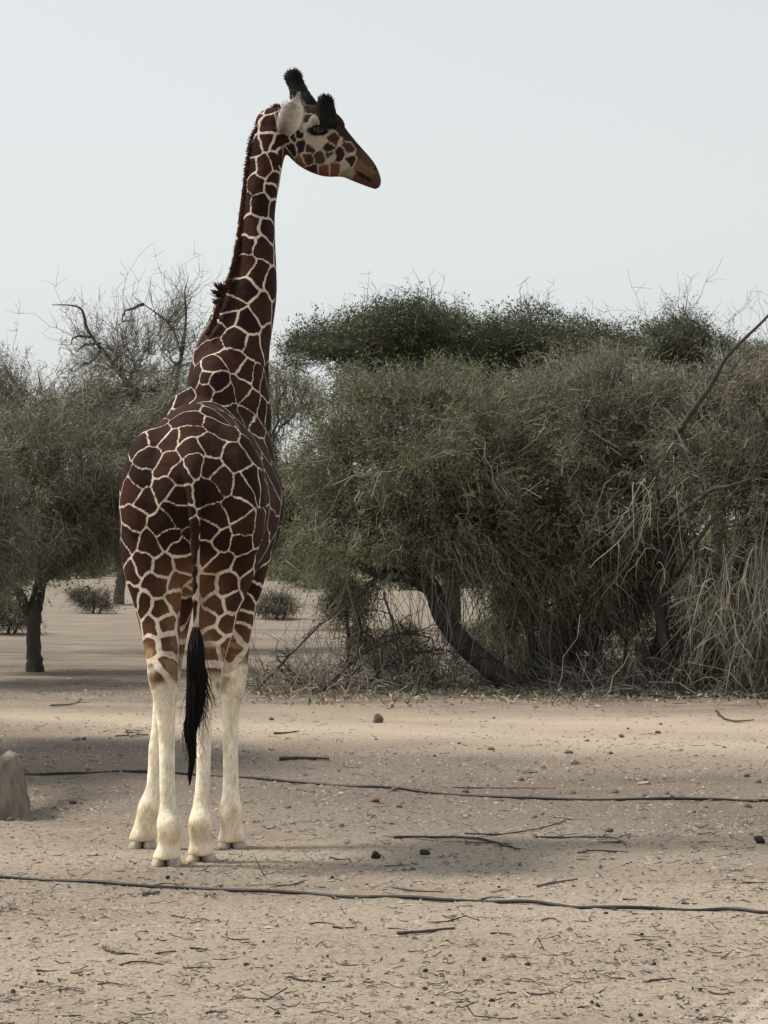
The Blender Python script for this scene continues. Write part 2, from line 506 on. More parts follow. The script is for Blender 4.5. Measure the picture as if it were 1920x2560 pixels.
def build_giraffe():
    g = Geo()
    ex, ey, ez = np.eye(3)

    def put(t):
        g.add(t[0], t[1], t[2])

    # trunk along its axis: X, Y, top, bottom, half width, narrowing of the top
    trunk = [(-1.222, 16.16, 2.50, 2.10, 0.16, .1), (-1.226, 16.26, 2.70, 1.88, 0.33, .15), (-1.232, 16.45, 2.86, 1.78, 0.43, .2),
             (-1.240, 16.70, 2.965, 1.72, 0.475, .25), (-1.226, 17.0, 2.985, 1.70, 0.505, .28), (-1.210, 17.32, 3.02, 1.70, 0.535, .32),
             (-1.195, 17.60, 3.16, 1.74, 0.50, .42), (-1.175, 17.82, 3.30, 1.80, 0.42, .48), (-1.150, 18.02, 3.32, 1.92, 0.33, .4),
             (-1.130, 18.2, 3.10, 2.10, 0.22, .2)]
    put(ring_tube([(np.array([x, y, (zt + zb) / 2]), ex * w, ez * (zt - zb) / 2, tp) for x, y, zt, zb, w, tp in trunk], 5, 36))
    # shoulder blades, haunches, brisket
    for s in (-1, 1):
        put(ellipsoid((-1.19 + s * 0.27, 17.68, 2.55), ex * 0.19, ey * 0.34, np.array([-s * 0.10, 0.05, 0.58])))
        put(ellipsoid((-1.235 + s * 0.27, 16.52, 2.36), ex * 0.205, ey * 0.30, np.array([-s * 0.03, 0.06, 0.46])))
        put(ellipsoid((-1.238 + s * 0.19, 16.66, 2.60), ex * 0.17, ey * 0.34, ez * 0.24))
    put(ellipsoid((-1.232, 16.62, 1.98), ex * 0.17, ey * 0.24, ez * 0.27))
    put(ellipsoid((-1.13, 18.08, 2.45), ex * 0.24, ey * 0.22, ez * 0.48))
    put(ellipsoid((-1.16, 17.74, 3.06), ex * 0.20, ey * 0.40, ez * 0.34))

    # neck: px, py, d, half width px, half depth m
    neck_rows = [(548, 1210, 17.74, 80, .28), (556, 1130, 17.80, 112, .36), (566, 1060, 17.84, 113, .39), (569, 1000, 17.88, 107, .40), (571, 945, 17.92, 101, .38), (581, 870, 17.97, 94, .35), (602, 805, 18.02, 82, .31), (619, 735, 18.05, 73, .27),
                 (634, 668, 18.08, 57, .235), (638, 600, 18.10, 50, .21), (643, 528, 18.12, 45, .19), (653, 459, 18.13, 46, .165),
                 (662, 403, 18.14, 47, .14), (674, 356, 18.15, 50, .125), (694, 322, 18.15, 50, .115), (722, 312, 18.15, 44, .10)]
    put(ring_tube(leg_st(neck_rows), 5, 28))
    # head: upper and lower outline points, half width, distance
    head = [((700, 275), (705, 372), .085, 18.14), ((742, 262), (738, 408), .112, 18.13), ((788, 262), (770, 428), .128, 18.12), ((832, 282), (802, 440), .125, 18.13),
            ((855, 308), (828, 443), .105, 18.15), ((886, 347), (855, 443), .082, 18.17), ((913, 378), (888, 456), .075, 18.19),
            ((937, 407), (915, 466), .073, 18.21), ((950, 436), (936, 473), .060, 18.225), ((954, 455), (946, 472), .03, 18.235)]
    hst = []
    for (ux, uy), (lx, ly), w, d in head:
        U, L = P(ux, uy, d), P(lx, ly, d)
        hst.append(((U + L) / 2, np.array([-0.13, -0.99, 0.06]) * w, (U - L) / 2, 0.18))
    put(ring_tube(hst, 5, 28))
    put(ellipsoid(P(684, 312, 18.15), ex * .135, ey * .11, ez * .125))
    put(ellipsoid(P(793, 306, 18.03), ex * .062, ey * .045, ez * .050))        # brow and eye socket of the near side
    put(ellipsoid(P(793, 306, 18.23), ex * .062, ey * .045, ez * .050))
    put(ellipsoid(P(838, 296, 18.12), np.array([.07, 0, -.06]), ey * .05, np.array([.02, 0, .03])))   # forehead boss
    put(ellipsoid(P(930, 430, 18.14), np.array([.035, 0, -.03]), ey * .025, np.array([.012, 0, .014])))  # nostril rim
    put(ellipsoid(P(770, 395, 18.06), ex * .09, ey * .05, ez * .07))           # cheek

    # legs
    put(ring_tube(leg_st([(405, 1190, 16.66, 62, .20), (392, 1280, 16.55, 92, .29), (384, 1360, 16.50, 84, .27), (386, 1440, 16.44, 74, .22), (394, 1520, 16.40, 57, .17),
                          (403, 1600, 16.34, 47, .135), (406, 1660, 16.27, 39, .125), (407, 1695, 16.26, 38, .12), (411, 1740, 16.30, 31, .10), (414, 1790, 16.32, 24.5, .075),
                          (417, 1850, 16.33, 21, .062), (418, 1957, 16.32, 20, .058), (420, 2017, 16.31, 22, .062), (423, 2058, 16.28, 32, .085),
                          (424, 2090, 16.29, 31, .08), (422, 2114, 16.32, 29, .085), (418, 2134, 16.33, 34, .10), (416, 2147, 16.33, 36, .10)]), 5, 24))
    put(ring_tube(leg_st([(560, 1190, 16.72, 60, .20), (574, 1280, 16.66, 88, .29), (577, 1360, 16.62, 78, .27), (566, 1440, 16.60, 70, .22), (550, 1520, 16.58, 52, .17),
                          (534, 1600, 16.55, 43, .135), (523, 1660, 16.50, 37, .125), (520, 1695, 16.49, 36, .12), (516, 1740, 16.53, 28, .10), (511, 1790, 16.55, 21.5, .075),
                          (510, 1850, 16.56, 19, .062), (508, 1950, 16.55, 19, .058), (503, 2012, 16.54, 22, .062), (501, 2052, 16.51, 30, .085),
                          (501, 2085, 16.52, 30, .08), (502, 2106, 16.55, 28, .085), (503, 2126, 16.56, 33, .10), (503, 2138, 16.56, 35, .10)]), 5, 24))
    put(ring_tube(leg_st([(470, 1290, 17.62, 52, .22), (462, 1390, 17.60, 52, .20), (448, 1480, 17.58, 44, .16), (436, 1560, 17.55, 38, .12), (424, 1640, 17.53, 35, .105), (416, 1690, 17.52, 35, .105),
                          (409, 1740, 17.53, 27, .085), (401, 1800, 17.54, 21, .062), (391, 1870, 17.54, 20, .058), (388, 1920, 17.54, 19, .056), (384, 1968, 17.54, 20, .058),
                          (375, 2012, 17.52, 30, .08), (369, 2040, 17.53, 29, .078), (362, 2066, 17.56, 29, .085), (358, 2088, 17.57, 34, .10), (357, 2102, 17.57, 36, .10)]), 5, 24))
    put(ring_tube(leg_st([(628, 1270, 17.66, 60, .24), (622, 1370, 17.62, 60, .21), (612, 1450, 17.60, 50, .17), (600, 1540, 17.57, 38, .125), (588, 1630, 17.54, 35, .11), (584, 1680, 17.53, 35, .11),
                          (581, 1734, 17.54, 29, .085), (577, 1785, 17.55, 22, .062), (576, 1850, 17.55, 20, .058), (577, 1940, 17.54, 20, .057), (577, 1990, 17.53, 23, .062),
                          (577, 2026, 17.50, 30, .085), (578, 2062, 17.52, 28, .08), (580, 2078, 17.54, 31, .09), (580, 2092, 17.55, 35, .10), (580, 2104, 17.55, 36, .10)]), 5, 24))
    # dock of the tail
    put(ring_tube(leg_st([(484, 1090, 16.36, 40, .10), (484, 1150, 16.20, 30, .08), (485, 1220, 16.13, 21, .05), (487, 1300, 16.09, 16, .036), (489, 1400, 16.07, 12, .03),
                          (490, 1500, 16.05, 10, .024), (490, 1590, 16.06, 8, .018)]), 4, 14))

    raw = g.mesh('giraffe_raw', attr=False)
    tmp = bpy.data.objects.new('giraffe_raw', raw)
    COL.objects.link(tmp)
    md = tmp.modifiers.new('r', 'REMESH'); md.mode = 'VOXEL'; md.voxel_size = 0.0115
    sm = tmp.modifiers.new('s', 'SMOOTH'); sm.factor = 0.6; sm.iterations = 12
    dg = bpy.context.evaluated_depsgraph_get()
    me = bpy.data.meshes.new_from_object(tmp.evaluated_get(dg))
    me.name = 'giraffe_body'
    bpy.data.objects.remove(tmp)
    me.materials.clear()
    nv = len(me.vertices)
    V = np.empty(nv * 3, np.float32); me.vertices.foreach_get('co', V); V = V.reshape(-1, 3).astype(float)
    Nn = np.empty(nv * 3, np.float32); me.vertices.foreach_get('normal', Nn); Nn = Nn.reshape(-1, 3).astype(float)
    me.polygons.foreach_set('use_smooth', np.ones(len(me.polygons), bool))
    bvh = BVHTree.FromPolygons([tuple(v) for v in V], [tuple(p.vertices) for p in me.polygons])
    cam_p = Vector((0, 0, CH))

    def hit(px, py):
        d = Vector(P(px, py, 1.0)) - cam_p
        h = bvh.ray_cast(cam_p, d.normalized())
        return None if h[0] is None else np.array(h[0])

    # ---- coat: patch centres read off the photograph, cast onto the body
    z2 = [(880, 40), (760, 145), (930, 175), (820, 245), (1010, 300), (700, 330), (900, 385), (640, 405), (480, 480), (690, 490), (440, 630), (540, 660), (700, 610), (960, 565), (1010, 455),
          (290, 690), (370, 820), (510, 870), (300, 975), (730, 720), (740, 850), (885, 710), (1080, 820), (1165, 590), (970, 980), (1170, 1060), (340, 1170), (490, 1060),
          (240, 1300), (480, 1360), (600, 1265), (205, 1490), (385, 1540), (535, 1485), (620, 1570), (165, 1600), (315, 1680), (490, 1700), (215, 1750), (430, 1860), (600, 1855), (650, 1680),
          (330, 2030), (460, 2070), (590, 1990), (240, 1960), (930, 1310), (1100, 1250), (875, 1420), (980, 1485), (1160, 1380), (1140, 1530), (840, 1580), (970, 1690), (1170, 1690),
          (850, 1850), (1020, 1860), (1190, 1860), (930, 2040), (1065, 2020), (870, 2150), (1250, 760), (1230, 1010), (1320, 720), (1325, 1060), (1290, 1420), (1420, 1010), (1425, 1180),
          (1490, 1290), (1400, 1350), (1335, 1370), (1330, 1530), (1440, 1500), (1340, 1650), (1310, 1790), (1270, 1920), (1190, 2040), (1170, 2150), (1390, 760), (1250, 560), (620, 1120), (860, 1090), (640, 950), (880, 900), (230, 1080), (660, 2060), (790, 1950)]
    z6 = [(580, 60), (800, 90), (570, 270), (745, 360), (890, 480), (545, 545), (780, 760), (425, 730), (400, 860), (615, 900), (250, 1010), (480, 1080), (825, 1130), (210, 1190), (430, 1330), (690, 1180),
          (140, 1400), (150, 1510), (610, 1480), (720, 1560), (330, 1590), (560, 1620), (800, 1650), (680, 1760), (790, 1870), (470, 1900), (600, 1990), (300, 1960), (720, 2010), (850, 1950), (930, 880), (880, 1300)]
    z1 = [(465, 755), (490, 640), (440, 990), (300, 1010), (340, 820), (345, 1140), (415, 1330), (300, 1560), (475, 1570), (430, 1740), (250, 1880), (390, 1960), (515, 2060), (230, 2100), (545, 960), (520, 1210), (250, 1330),
          (560, 790), (600, 850), (590, 940), (540, 1130), (515, 1400)]
    z3 = [(330, 80), (440, 60), (320, 260), (225, 280), (470, 230), (850, 160), (950, 60), (930, 260), (850, 300), (1080, 130), (1000, 200), (870, 500), (360, 480), (460, 420)]
    pix = [(260 + .3014 * a, 900 + .3014 * b) for a, b in z2] + [(480 + .226 * a, 600 + .226 * b) for a, b in z6] + [(540 + .2773 * a, 140 + .2773 * b) for a, b in z1] + [(280 + .2983 * a, 1540 + .2983 * b) for a, b in z3]
    seeds = []
    for p_ in pix:
        h = hit(*p_)
        if h is not None and (not seeds or np.min(np.linalg.norm(np.array(seeds) - h, axis=1)) > (0.075 if h[2] < 4.4 else 0.05)):
            seeds.append(h)
    # the sides the photograph does not show: evenly spread centres
    kd = kdtree.KDTree(3000)
    for i, s in enumerate(seeds): kd.insert(s, i)
    kd.balance()
    order = RNG.permutation(nv)[:9000]
    view = V - np.array([0, 0, CH]); view /= np.linalg.norm(view, axis=1, keepdims=True)
    facing = -(Nn * view).sum(1)
    extra = []
    for vi in order:
        p = V[vi]
        if p[2] < 1.15: continue
        r = 0.165 if p[2] < 3.2 else 0.19
        if p[2] > 4.55: r = 0.06
        if facing[vi] > 0.12: r *= 1.9
        elif facing[vi] > -0.1: r *= 1.15
        if kd.find(p)[2] < r * 0.85: continue
        if extra and np.min(np.linalg.norm(np.array(extra) - p, axis=1)) < r: continue
        extra.append(p)
    S = np.array(seeds + extra)
    # wobble the space a little so borders are not ruler straight
    W = V.copy()
    for k, (wl, am) in enumerate(((0.16, 0.011), (0.07, 0.005))):
        for ax in range(3):
            a, b_ = V[:, (ax + 1) % 3], V[:, (ax + 2) % 3]
            W[:, ax] += am * wav(a + 3 * ax, b_, wl, 6 + k)
    d1 = np.full(nv, 9.0); i1 = np.zeros(nv, int); edge = np.full(nv, 9.0)
    for c in range(0, nv, 20000):
        w = W[c:c + 20000]
        D = np.linalg.norm(w[:, None] - S[None], axis=2)
        o = np.argpartition(D, 4, axis=1)[:, :5]
        dd = np.take_along_axis(D, o, 1)
        so = np.argsort(dd, 1); o = np.take_along_axis(o, so, 1); dd = np.take_along_axis(dd, so, 1)
        i1[c:c + 20000] = o[:, 0]; d1[c:c + 20000] = dd[:, 0]
        e = np.full(len(w), 9.0)
        for k in range(1, 5):
            sep = np.linalg.norm(S[o[:, 0]] - S[o[:, k]], axis=1) + 1e-6
            e = np.minimum(e, (dd[:, k] ** 2 - dd[:, 0] ** 2) / (2 * sep))
        edge[c:c + 20000] = e
    rs = RNG.uniform(0, 1, len(S))
    dark = np.array([0.020, 0.0075, 0.0055]); mid = np.array([0.044, 0.017, 0.011]); tan = np.array([0.26, 0.135, 0.070]); cream = np.array([0.90, 0.835, 0.69])
    pc = dark + (mid - dark) * (rs[i1] ** 1.5)[:, None]
    # paler towards the inner thighs and lower legs
    x, y, z = V.T
    inner = np.exp(-((x + 1.235) / 0.16) ** 2) * sstep(2.05, 1.75, z) * (y < 16.9)
    low = sstep(1.75, 1.25, z) * 0.5
    f = np.clip(np.maximum(inner * 0.85, low), 0, 1)[:, None]
    pc = pc * (1 - f) + tan * f
    hock = sstep(1.27, 1.12, z + 0.05 * wav(x * 3, z * 3 + y, 0.5, 3))[:, None]
    pc = pc * (1 - hock) + cream * hock
    bl_n = wav(x * 2.2 + y, z * 1.6, 0.36, 1) + 0.5 * wav(x + z, y + z * 2, 0.15, 8)
    blot = (sstep(0.15, 0.65, bl_n) * sstep(1.50, 1.36, z) * sstep(0.92, 1.10, z) * 0.8)[:, None]
    pc = pc * (1 - blot) + np.array([0.30, 0.205, 0.125]) * blot
    lw = 0.0052 + 0.0018 * wav(x + y, z, 0.4, 2)
    lw = np.where(z > 3.3, 0.0075 + 0.003 * wav(x + y, z, 0.4, 2), lw)
    lw = lw + 0.004 * sstep(2.1, 1.8, z) + 0.012 * sstep(1.62, 1.22, z) + 0.006 * inner
    lc = np.tile(np.array([0.66, 0.575, 0.465]), (nv, 1))
    lc = lc * (1 - hock) + cream * hock
    lc = lc * (1 - blot * .8) + np.array([0.34, 0.24, 0.15]) * blot * .8
    # dirt on knees and fetlocks
    st_ = np.clip(wav(x * 2 + y, z * 1.4, 0.22, 5), 0, 1)[:, None] * sstep(1.5, 1.0, z)[:, None] * 0.35
    fet = (np.exp(-((z - 0.20) / 0.08) ** 2) * 0.4 + sstep(0.14, 0.03, z) * 0.45 + 0.25 * np.clip(wav(x * 3 + y, z, 0.11, 6), 0, 1) * sstep(1.2, .9, z))[:, None]
    for arr in (pc, lc):
        arr *= (1 - np.clip(st_ + fet, 0, 1)) + np.clip(st_ + fet, 0, 1) * np.array([0.74, 0.62, 0.44])
    # tail dock: pale with small dark blotches
    dock = (y < 16.15) & (z < 2.16) & (np.abs(x + 1.20) < 0.06) & (z > 1.2)
    pc[dock] = dark * 1.2; lc[dock] = (0.5, 0.42, 0.33)
    bl = wav(z[dock], z[dock] * 0.2 + x[dock] * 2, 0.11, 4) - 0.9 * (np.abs(x[dock] + 1.20) / 0.035) ** 2
    edge[dock] = 0.017 + 0.010 * bl + 0.008 * sstep(1.9, 2.5, z[dock])

    # ---- head colouring
    head_t = ((V - P(735, 335, 18.13)) @ (P(948, 456, 18.22) - P(735, 335, 18.13))) / np.linalg.norm(P(948, 456, 18.22) - P(735, 335, 18.13))
    hax = (P(948, 456, 18.22) - P(735, 335, 18.13)); hax /= np.linalg.norm(hax)
    hdn = np.array([hax[2], 0, -hax[0]])
    hm = (head_t > -0.03) & (z > 4.3) & (((V - P(735, 335, 18.13)) @ hdn) < 0.232 + 0.02 * wav(x * 2, z * 2, 0.3, 1))
    near_side = hm & (Nn[:, 1] < 0.55)
    hc = np.tile(np.array([0.36, 0.31, 0.25]), (nv, 1))

    def dab(zx, zy, rx, ry, col, rot=0.0, soft=0.10, strength=1.0):
        """a coat mark round a point of the near side of the head (ellipse lying on the surface)"""
        px, py = 540 + .2773 * zx, 140 + .2773 * zy
        h = hit(px, py)
        if h is None: return
        k = .2773 / F * 18.1
        dx = (V[:, 0] - h[0]); dz = (V[:, 2] - h[2])
        c_, s_ = math.cos(rot), math.sin(rot)
        u = (dx * c_ - dz * s_) / (rx * k); v = (dx * s_ + dz * c_) / (ry * k)
        r = np.sqrt(u * u + v * v) * 1.02 + 0.09 * wav(dx * 4, dz * 4, 0.25, 1)
        w = (1 - sstep(1 - soft, 1 + soft, r)) * strength * near_side * (np.abs(V[:, 1] - h[1]) < 0.16)
        hc[:] = hc * (1 - w[:, None]) + np.array(col) * w[:, None]

    bk = (0.014, 0.008, 0.007); br = (0.045, 0.018, 0.012); ru = (0.11, 0.048, 0.026); mz = (0.065, 0.034, 0.022); cr = (0.40, 0.34, 0.27)
    wr = (V - P(735, 335, 18.13))
    # forehead and bridge of the nose: dark along the upper side
    up_n = Nn[:, 2] * 0.55 + Nn[:, 0] * 0.83
    fb = sstep(0.22, 0.50, up_n + 0.06 * wav(x * 3, z * 3, 0.3, 2)) * hm
    hc = hc * (1 - fb[:, None]) + np.array([0.045, 0.019, 0.013]) * fb[:, None]
    muz = sstep(0.40, 0.56, head_t + 0.03 * wav(x, z, 0.15, 3)) * hm
    hc = hc * (1 - muz[:, None]) + np.array(mz) * muz[:, None]
    # cheek and face: small many-sided patches with pale lines, paler skin round the eye
    ol = (0.05, 0.033, 0.021); b2k = (0.022, 0.012, 0.010); sk = (0.27, 0.225, 0.185); sk2 = (0.33, 0.275, 0.22); fh = (0.036, 0.016, 0.012); nb = (0.06, 0.026, 0.017); mu = (0.07, 0.036, 0.024); ta = (0.13, 0.068, 0.038)
    cells = [(900, 590, sk, 1), (840, 650, sk2, 1), (890, 790, sk2, 1), (1000, 650, sk2, 1), (860, 735, sk2, 1), (775, 640, sk2, 1), (940, 760, sk2, 1), (960, 560, sk, 1),
             (680, 840, bk, 0), (768, 812, bk, 0), (845, 835, br, 0), (825, 925, br, 0), (935, 915, ol, 0), (755, 960, ru, 0), (868, 1025, br, 0), (968, 1035, ru, 0), (1080, 1010, ru, 0), (690, 960, bk, 0),
             (1015, 825, b2k, 0), (1050, 745, br, 0), (1105, 905, b2k, 0), (1205, 950, b2k, 0), (1215, 830, nb, 0), (640, 1000, bk, 0), (622, 740, bk, 0), (690, 712, bk, 0), (738, 700, bk, 0), (640, 880, br, 0), (580, 900, br, 0),
             (800, 480, b2k, 1), (800, 570, b2k, 0), (755, 540, b2k, 0), (1130, 650, fh, 1), (1190, 725, fh, 1), (1060, 590, fh, 1), (1070, 520, fh, 1), (900, 470, fh, 1), (1000, 530, fh, 1), (840, 430, fh, 1), (740, 450, fh, 1), (1270, 800, fh, 1), (1030, 900, ol, 0),
             (1310, 880, mu, 1), (1370, 950, mu, 1), (1300, 995, ta, 1), (1400, 1040, ta, 1), (1190, 1050, (0.22, 0.175, 0.12), 1), (1290, 1120, mu, 1), (1420, 1150, mu, 1), (1460, 1080, mu, 1), (1160, 990, sk2, 1)]
    hs_p, hs_c, hs_f = [], [], []
    for zx, zy, col, fl in cells:
        h = hit(540 + .2773 * zx, 140 + .2773 * zy)
        if h is not None: hs_p.append(h); hs_c.append(col); hs_f.append(fl)
    hs_p, hs_c, hs_f = np.array(hs_p), np.array(hs_c), np.array(hs_f)
    ni = np.where(near_side)[0]
    Wh = V[ni].copy(); Wh[:, 0] += 0.006 * wav(z[ni], y[ni], 0.07, 3); Wh[:, 2] += 0.006 * wav(x[ni], y[ni], 0.06, 4)
    Dh = np.linalg.norm(Wh[:, None] - hs_p[None], axis=2)
    oh = np.argsort(Dh, 1)[:, :3]
    h1 = oh[:, 0]
    eh = np.full(len(ni), 1.0)
    for k in (1, 2):
        hk = oh[:, k]
        e_ = (Dh[np.arange(len(ni)), hk] ** 2 - Dh[np.arange(len(ni)), h1] ** 2) / (2 * np.linalg.norm(hs_p[h1] - hs_p[hk], axis=1) + 1e-6)
        eh = np.minimum(eh, np.where((hs_f[h1] == 1) & (hs_f[hk] == 1), 1.0, e_))
    ln = (1 - sstep(0.0028, 0.0065, eh))[:, None]
    hc[ni] = hs_c[h1] * (1 - ln) + np.array([0.37, 0.32, 0.26]) * ln
    for a in [(1205, 890, 55, 13, cr, -.5), (1120, 770, 16, 52, cr, .4), (1330, 1085, 95, 20, (0.016, 0.009, 0.008), .5),
              (1440, 1010, 18, 34, (0.012, 0.009, 0.008), .5), (1040, 930, 26, 60, (0.34, 0.29, 0.23), .8), (915, 672, 100, 50, (0.008, 0.006, 0.006), -.03)]:
        dab(*a)
    pc[hm] = hc[hm]; lc[hm] = hc[hm]; edge[hm] = 1.0
    # throat lines and mane line
    nt_ = V.copy()
    me.attributes.new('edge', 'FLOAT', 'POINT').data.foreach_set('value', edge.astype(np.float32))
    me.attributes.new('linew', 'FLOAT', 'POINT').data.foreach_set('value', lw.astype(np.float32))
    for nm, arr in (('patchcol', pc), ('linecol', lc)):
        at = me.attributes.new(nm, 'FLOAT_COLOR', 'POINT')
        at.data.foreach_set('color', np.concatenate([np.clip(arr, 0.003, 1), np.ones((nv, 1))], 1).astype(np.float32).ravel())

    m, nt, b = mat_new('giraffe_coat')
    ae = N_(nt, 'ShaderNodeAttribute', attribute_name='edge')
    aw = N_(nt, 'ShaderNodeAttribute', attribute_name='linew')
    ap = N_(nt, 'ShaderNodeAttribute', attribute_name='patchcol')
    al = N_(nt, 'ShaderNodeAttribute', attribute_name='linecol')
    sub = N_(nt, 'ShaderNodeMath', operation='SUBTRACT'); nt.links.new(ae.outputs['Fac'], sub.inputs[0]); nt.links.new(aw.outputs['Fac'], sub.inputs[1])
    gq = N_(nt, 'ShaderNodeNewGeometry'); nq = N_(nt, 'ShaderNodeTexNoise', Scale=75.0, Detail=3.0); nt.links.new(gq.outputs['Position'], nq.inputs['Vector'])
    rq = N_(nt, 'ShaderNodeMath', operation='MULTIPLY_ADD'); rq.inputs[1].default_value = 0.012
    nt.links.new(nq.outputs[0], rq.inputs[0]); nt.links.new(sub.outputs[0], rq.inputs[2])
    sub = N_(nt, 'ShaderNodeMath', operation='SUBTRACT'); nt.links.new(rq.outputs[0], sub.inputs[0]); sub.inputs[1].default_value = 0.006
    mr = N_(nt, 'ShaderNodeMapRange', interpolation_type='SMOOTHSTEP'); mr.inputs['From Min'].default_value = -0.0035; mr.inputs['From Max'].default_value = 0.0035
    nt.links.new(sub.outputs[0], mr.inputs['Value'])
    c = mix_rgb(nt, mr.outputs[0], al.outputs['Color'], ap.outputs['Color'])
    geo = N_(nt, 'ShaderNodeNewGeometry')
    mp = N_(nt, 'ShaderNodeMapping'); mp.inputs['Scale'].default_value = (1, 1, 0.4)
    nt.links.new(geo.outputs['Position'], mp.inputs[0])
    n1 = N_(nt, 'ShaderNodeTexNoise', Scale=9.0, Detail=5.0, Roughness=0.65); nt.links.new(mp.outputs[0], n1.inputs['Vector'])
    r1 = ramp(nt, n1.outputs[0], [(0.28, (0.62, 0.59, 0.56)), (0.52, (1, 1, 1)), (0.75, (1.30, 1.25, 1.18))])
    c = mix_rgb(nt, 1.0, c, r1.outputs[0], 'MULTIPLY')
    mpf = N_(nt, 'ShaderNodeMapping'); mpf.inputs['Scale'].default_value = (1, 1, 0.18)
    nt.links.new(geo.outputs['Position'], mpf.inputs[0])
    nf = N_(nt, 'ShaderNodeTexNoise', Scale=110.0, Detail=4.0, Roughness=0.7); nt.links.new(mpf.outputs[0], nf.inputs['Vector'])
    rf = ramp(nt, nf.outputs[0], [(0.3, (0.74, 0.72, 0.70)), (0.5, (1, 1, 1)), (0.7, (1.2, 1.18, 1.15))])
    c = mix_rgb(nt, 1.0, c, rf.outputs[0], 'MULTIPLY')
    nt.links.new(c, b.inputs['Base Color'])
    n2 = N_(nt, 'ShaderNodeTexNoise', Scale=160.0, Detail=3.0); nt.links.new(mp.outputs[0], n2.inputs['Vector'])
    n3 = N_(nt, 'ShaderNodeTexNoise', Scale=7.0, Detail=3.0); nt.links.new(geo.outputs['Position'], n3.inputs['Vector'])
    b1 = N_(nt, 'ShaderNodeBump', Strength=0.55, Distance=0.05); nt.links.new(n3.outputs[0], b1.inputs['Height'])
    b2 = N_(nt, 'ShaderNodeBump', Strength=0.6, Distance=0.006); nt.links.new(n2.outputs[0], b2.inputs['Height']); nt.links.new(b1.outputs[0], b2.inputs['Normal'])
    nt.links.new(b2.outputs[0], b.inputs['Normal'])
    b.inputs['Roughness'].default_value = 0.8
    b.inputs['Specular IOR Level'].default_value = 0.12

    root_p = np.array([-1.3, 16.9, 0.0])
    root = empty('giraffe', root_p, 'tall reticulated giraffe standing with its back turned and head in profile', 'giraffe')
    me.transform(__import__('mathutils').Matrix.Translation(-Vector(root_p)))
    add_obj('body', me, m, root)

    def part(name, geo_, mat, label=None):
        mesh_ = geo_.mesh(name)
        mesh_.transform(__import__('mathutils').Matrix.Translation(-Vector(root_p)))
        o = add_obj(name, mesh_, mat, root)
        if label: o['label'] = label
        return o

    # ---- horn and hair materials
    mh, nt2, b2_ = mat_new('dark_hair')
    at = N_(nt2, 'ShaderNodeAttribute', attribute_name='tint')
    r = ramp(nt2, at.outputs['Fac'], [(0.0, (0.008, 0.007, 0.007)), (0.5, (0.014, 0.011, 0.010)), (1.0, (0.045, 0.032, 0.026))])
    nt2.links.new(r.outputs[0], b2_.inputs['Base Color']); b2_.inputs['Roughness'].default_value = 0.7; b2_.inputs['Specular IOR Level'].default_value = 0.12
    mm, nt3, b3_ = mat_new('mane_hair')
    at = N_(nt3, 'ShaderNodeAttribute', attribute_name='tint')
    r = ramp(nt3, at.outputs['Fac'], [(0.0, (0.02, 0.008, 0.007)), (0.6, (0.07, 0.025, 0.018)), (1.0, (0.13, 0.05, 0.032))])
    nt3.links.new(r.outputs[0], b3_.inputs['Base Color']); b3_.inputs['Roughness'].default_value = 0.75; b3_.inputs['Specular IOR Level'].default_value = 0.12

    # ossicones
    mo, nt4, b4 = mat_new('ossicone')
    n = N_(nt4, 'ShaderNodeTexNoise', Scale=14.0, Detail=4.0)
    tc = N_(nt4, 'ShaderNodeNewGeometry'); nt4.links.new(tc.outputs['Position'], n.inputs['Vector'])
    r = ramp(nt4, n.outputs[0], [(0.35, (0.006, 0.006, 0.006)), (0.62, (0.014, 0.012, 0.011)), (0.8, (0.045, 0.04, 0.034))])
    nt4.links.new(r.outputs[0], b4.inputs['Base Color']); b4.inputs['Roughness'].default_value = 0.85; b4.inputs['Specular IOR Level'].default_value = 0.1
    bp = N_(nt4, 'ShaderNodeBump', Strength=0.6, Distance=0.01); nt4.links.new(n.outputs[0], bp.inputs['Height']); nt4.links.new(bp.outputs[0], b4.inputs['Normal'])

    def ossicone(rows):
        st = []
        pts = np.array([P(px, py, d) for px, py, d, w in rows])
        tg = np.gradient(pts, axis=0)
        for (px, py, d, w), c_, t_ in zip(rows, pts, tg):
            t_ = t_ / np.linalg.norm(t_)
            a_ = np.cross(t_, ey); a_ /= np.linalg.norm(a_)
            b__ = np.cross(a_, t_)
            hw = w / F * d
            st.append((c_, a_ * hw, b__ * hw, 0))
        o_ = ring_tube(st, 4, 16)
        gg = Geo(); gg.add(o_[0] + RNG.normal(0, 0.0012, o_[0].shape), o_[1], o_[2])
        nh = 420
        t0 = RNG.integers(len(o_[0]) // 3, len(o_[0]) - 20, nh)
        b_ = o_[0][t0]
        ctr_ = pts[-3]
        dr = (b_ - ctr_); dr /= np.linalg.norm(dr, axis=1, keepdims=True) + 1e-6
        dr = dr * .6 + tg[-3] / np.linalg.norm(tg[-3]) * .7 + RNG.normal(0, .3, (nh, 3))
        pt = b_[:, None] + dr[:, None] * np.linspace(0, 1, 3)[None, :, None] * RNG.uniform(.006, .018, nh)[:, None, None]
        gg.tubes(pt, np.array([.0018, .0014, .0006]), 3)
        return gg
    part('ossicone', ossicone([(768, 300, 18.22, 36), (762, 270, 18.24, 34), (752, 246, 18.26, 28), (744, 222, 18.28, 22), (738, 205, 18.29, 21), (733, 192, 18.30, 22), (730, 182, 18.305, 17), (729, 177, 18.31, 6)]), mo)
    part('ossicone', ossicone([(812, 315, 18.07, 30), (815, 295, 18.05, 28), (815, 275, 18.03, 24), (814, 260, 18.01, 21), (814, 250, 18.0, 19), (815, 243, 17.99, 13), (815, 239, 17.985, 4)]), mo)

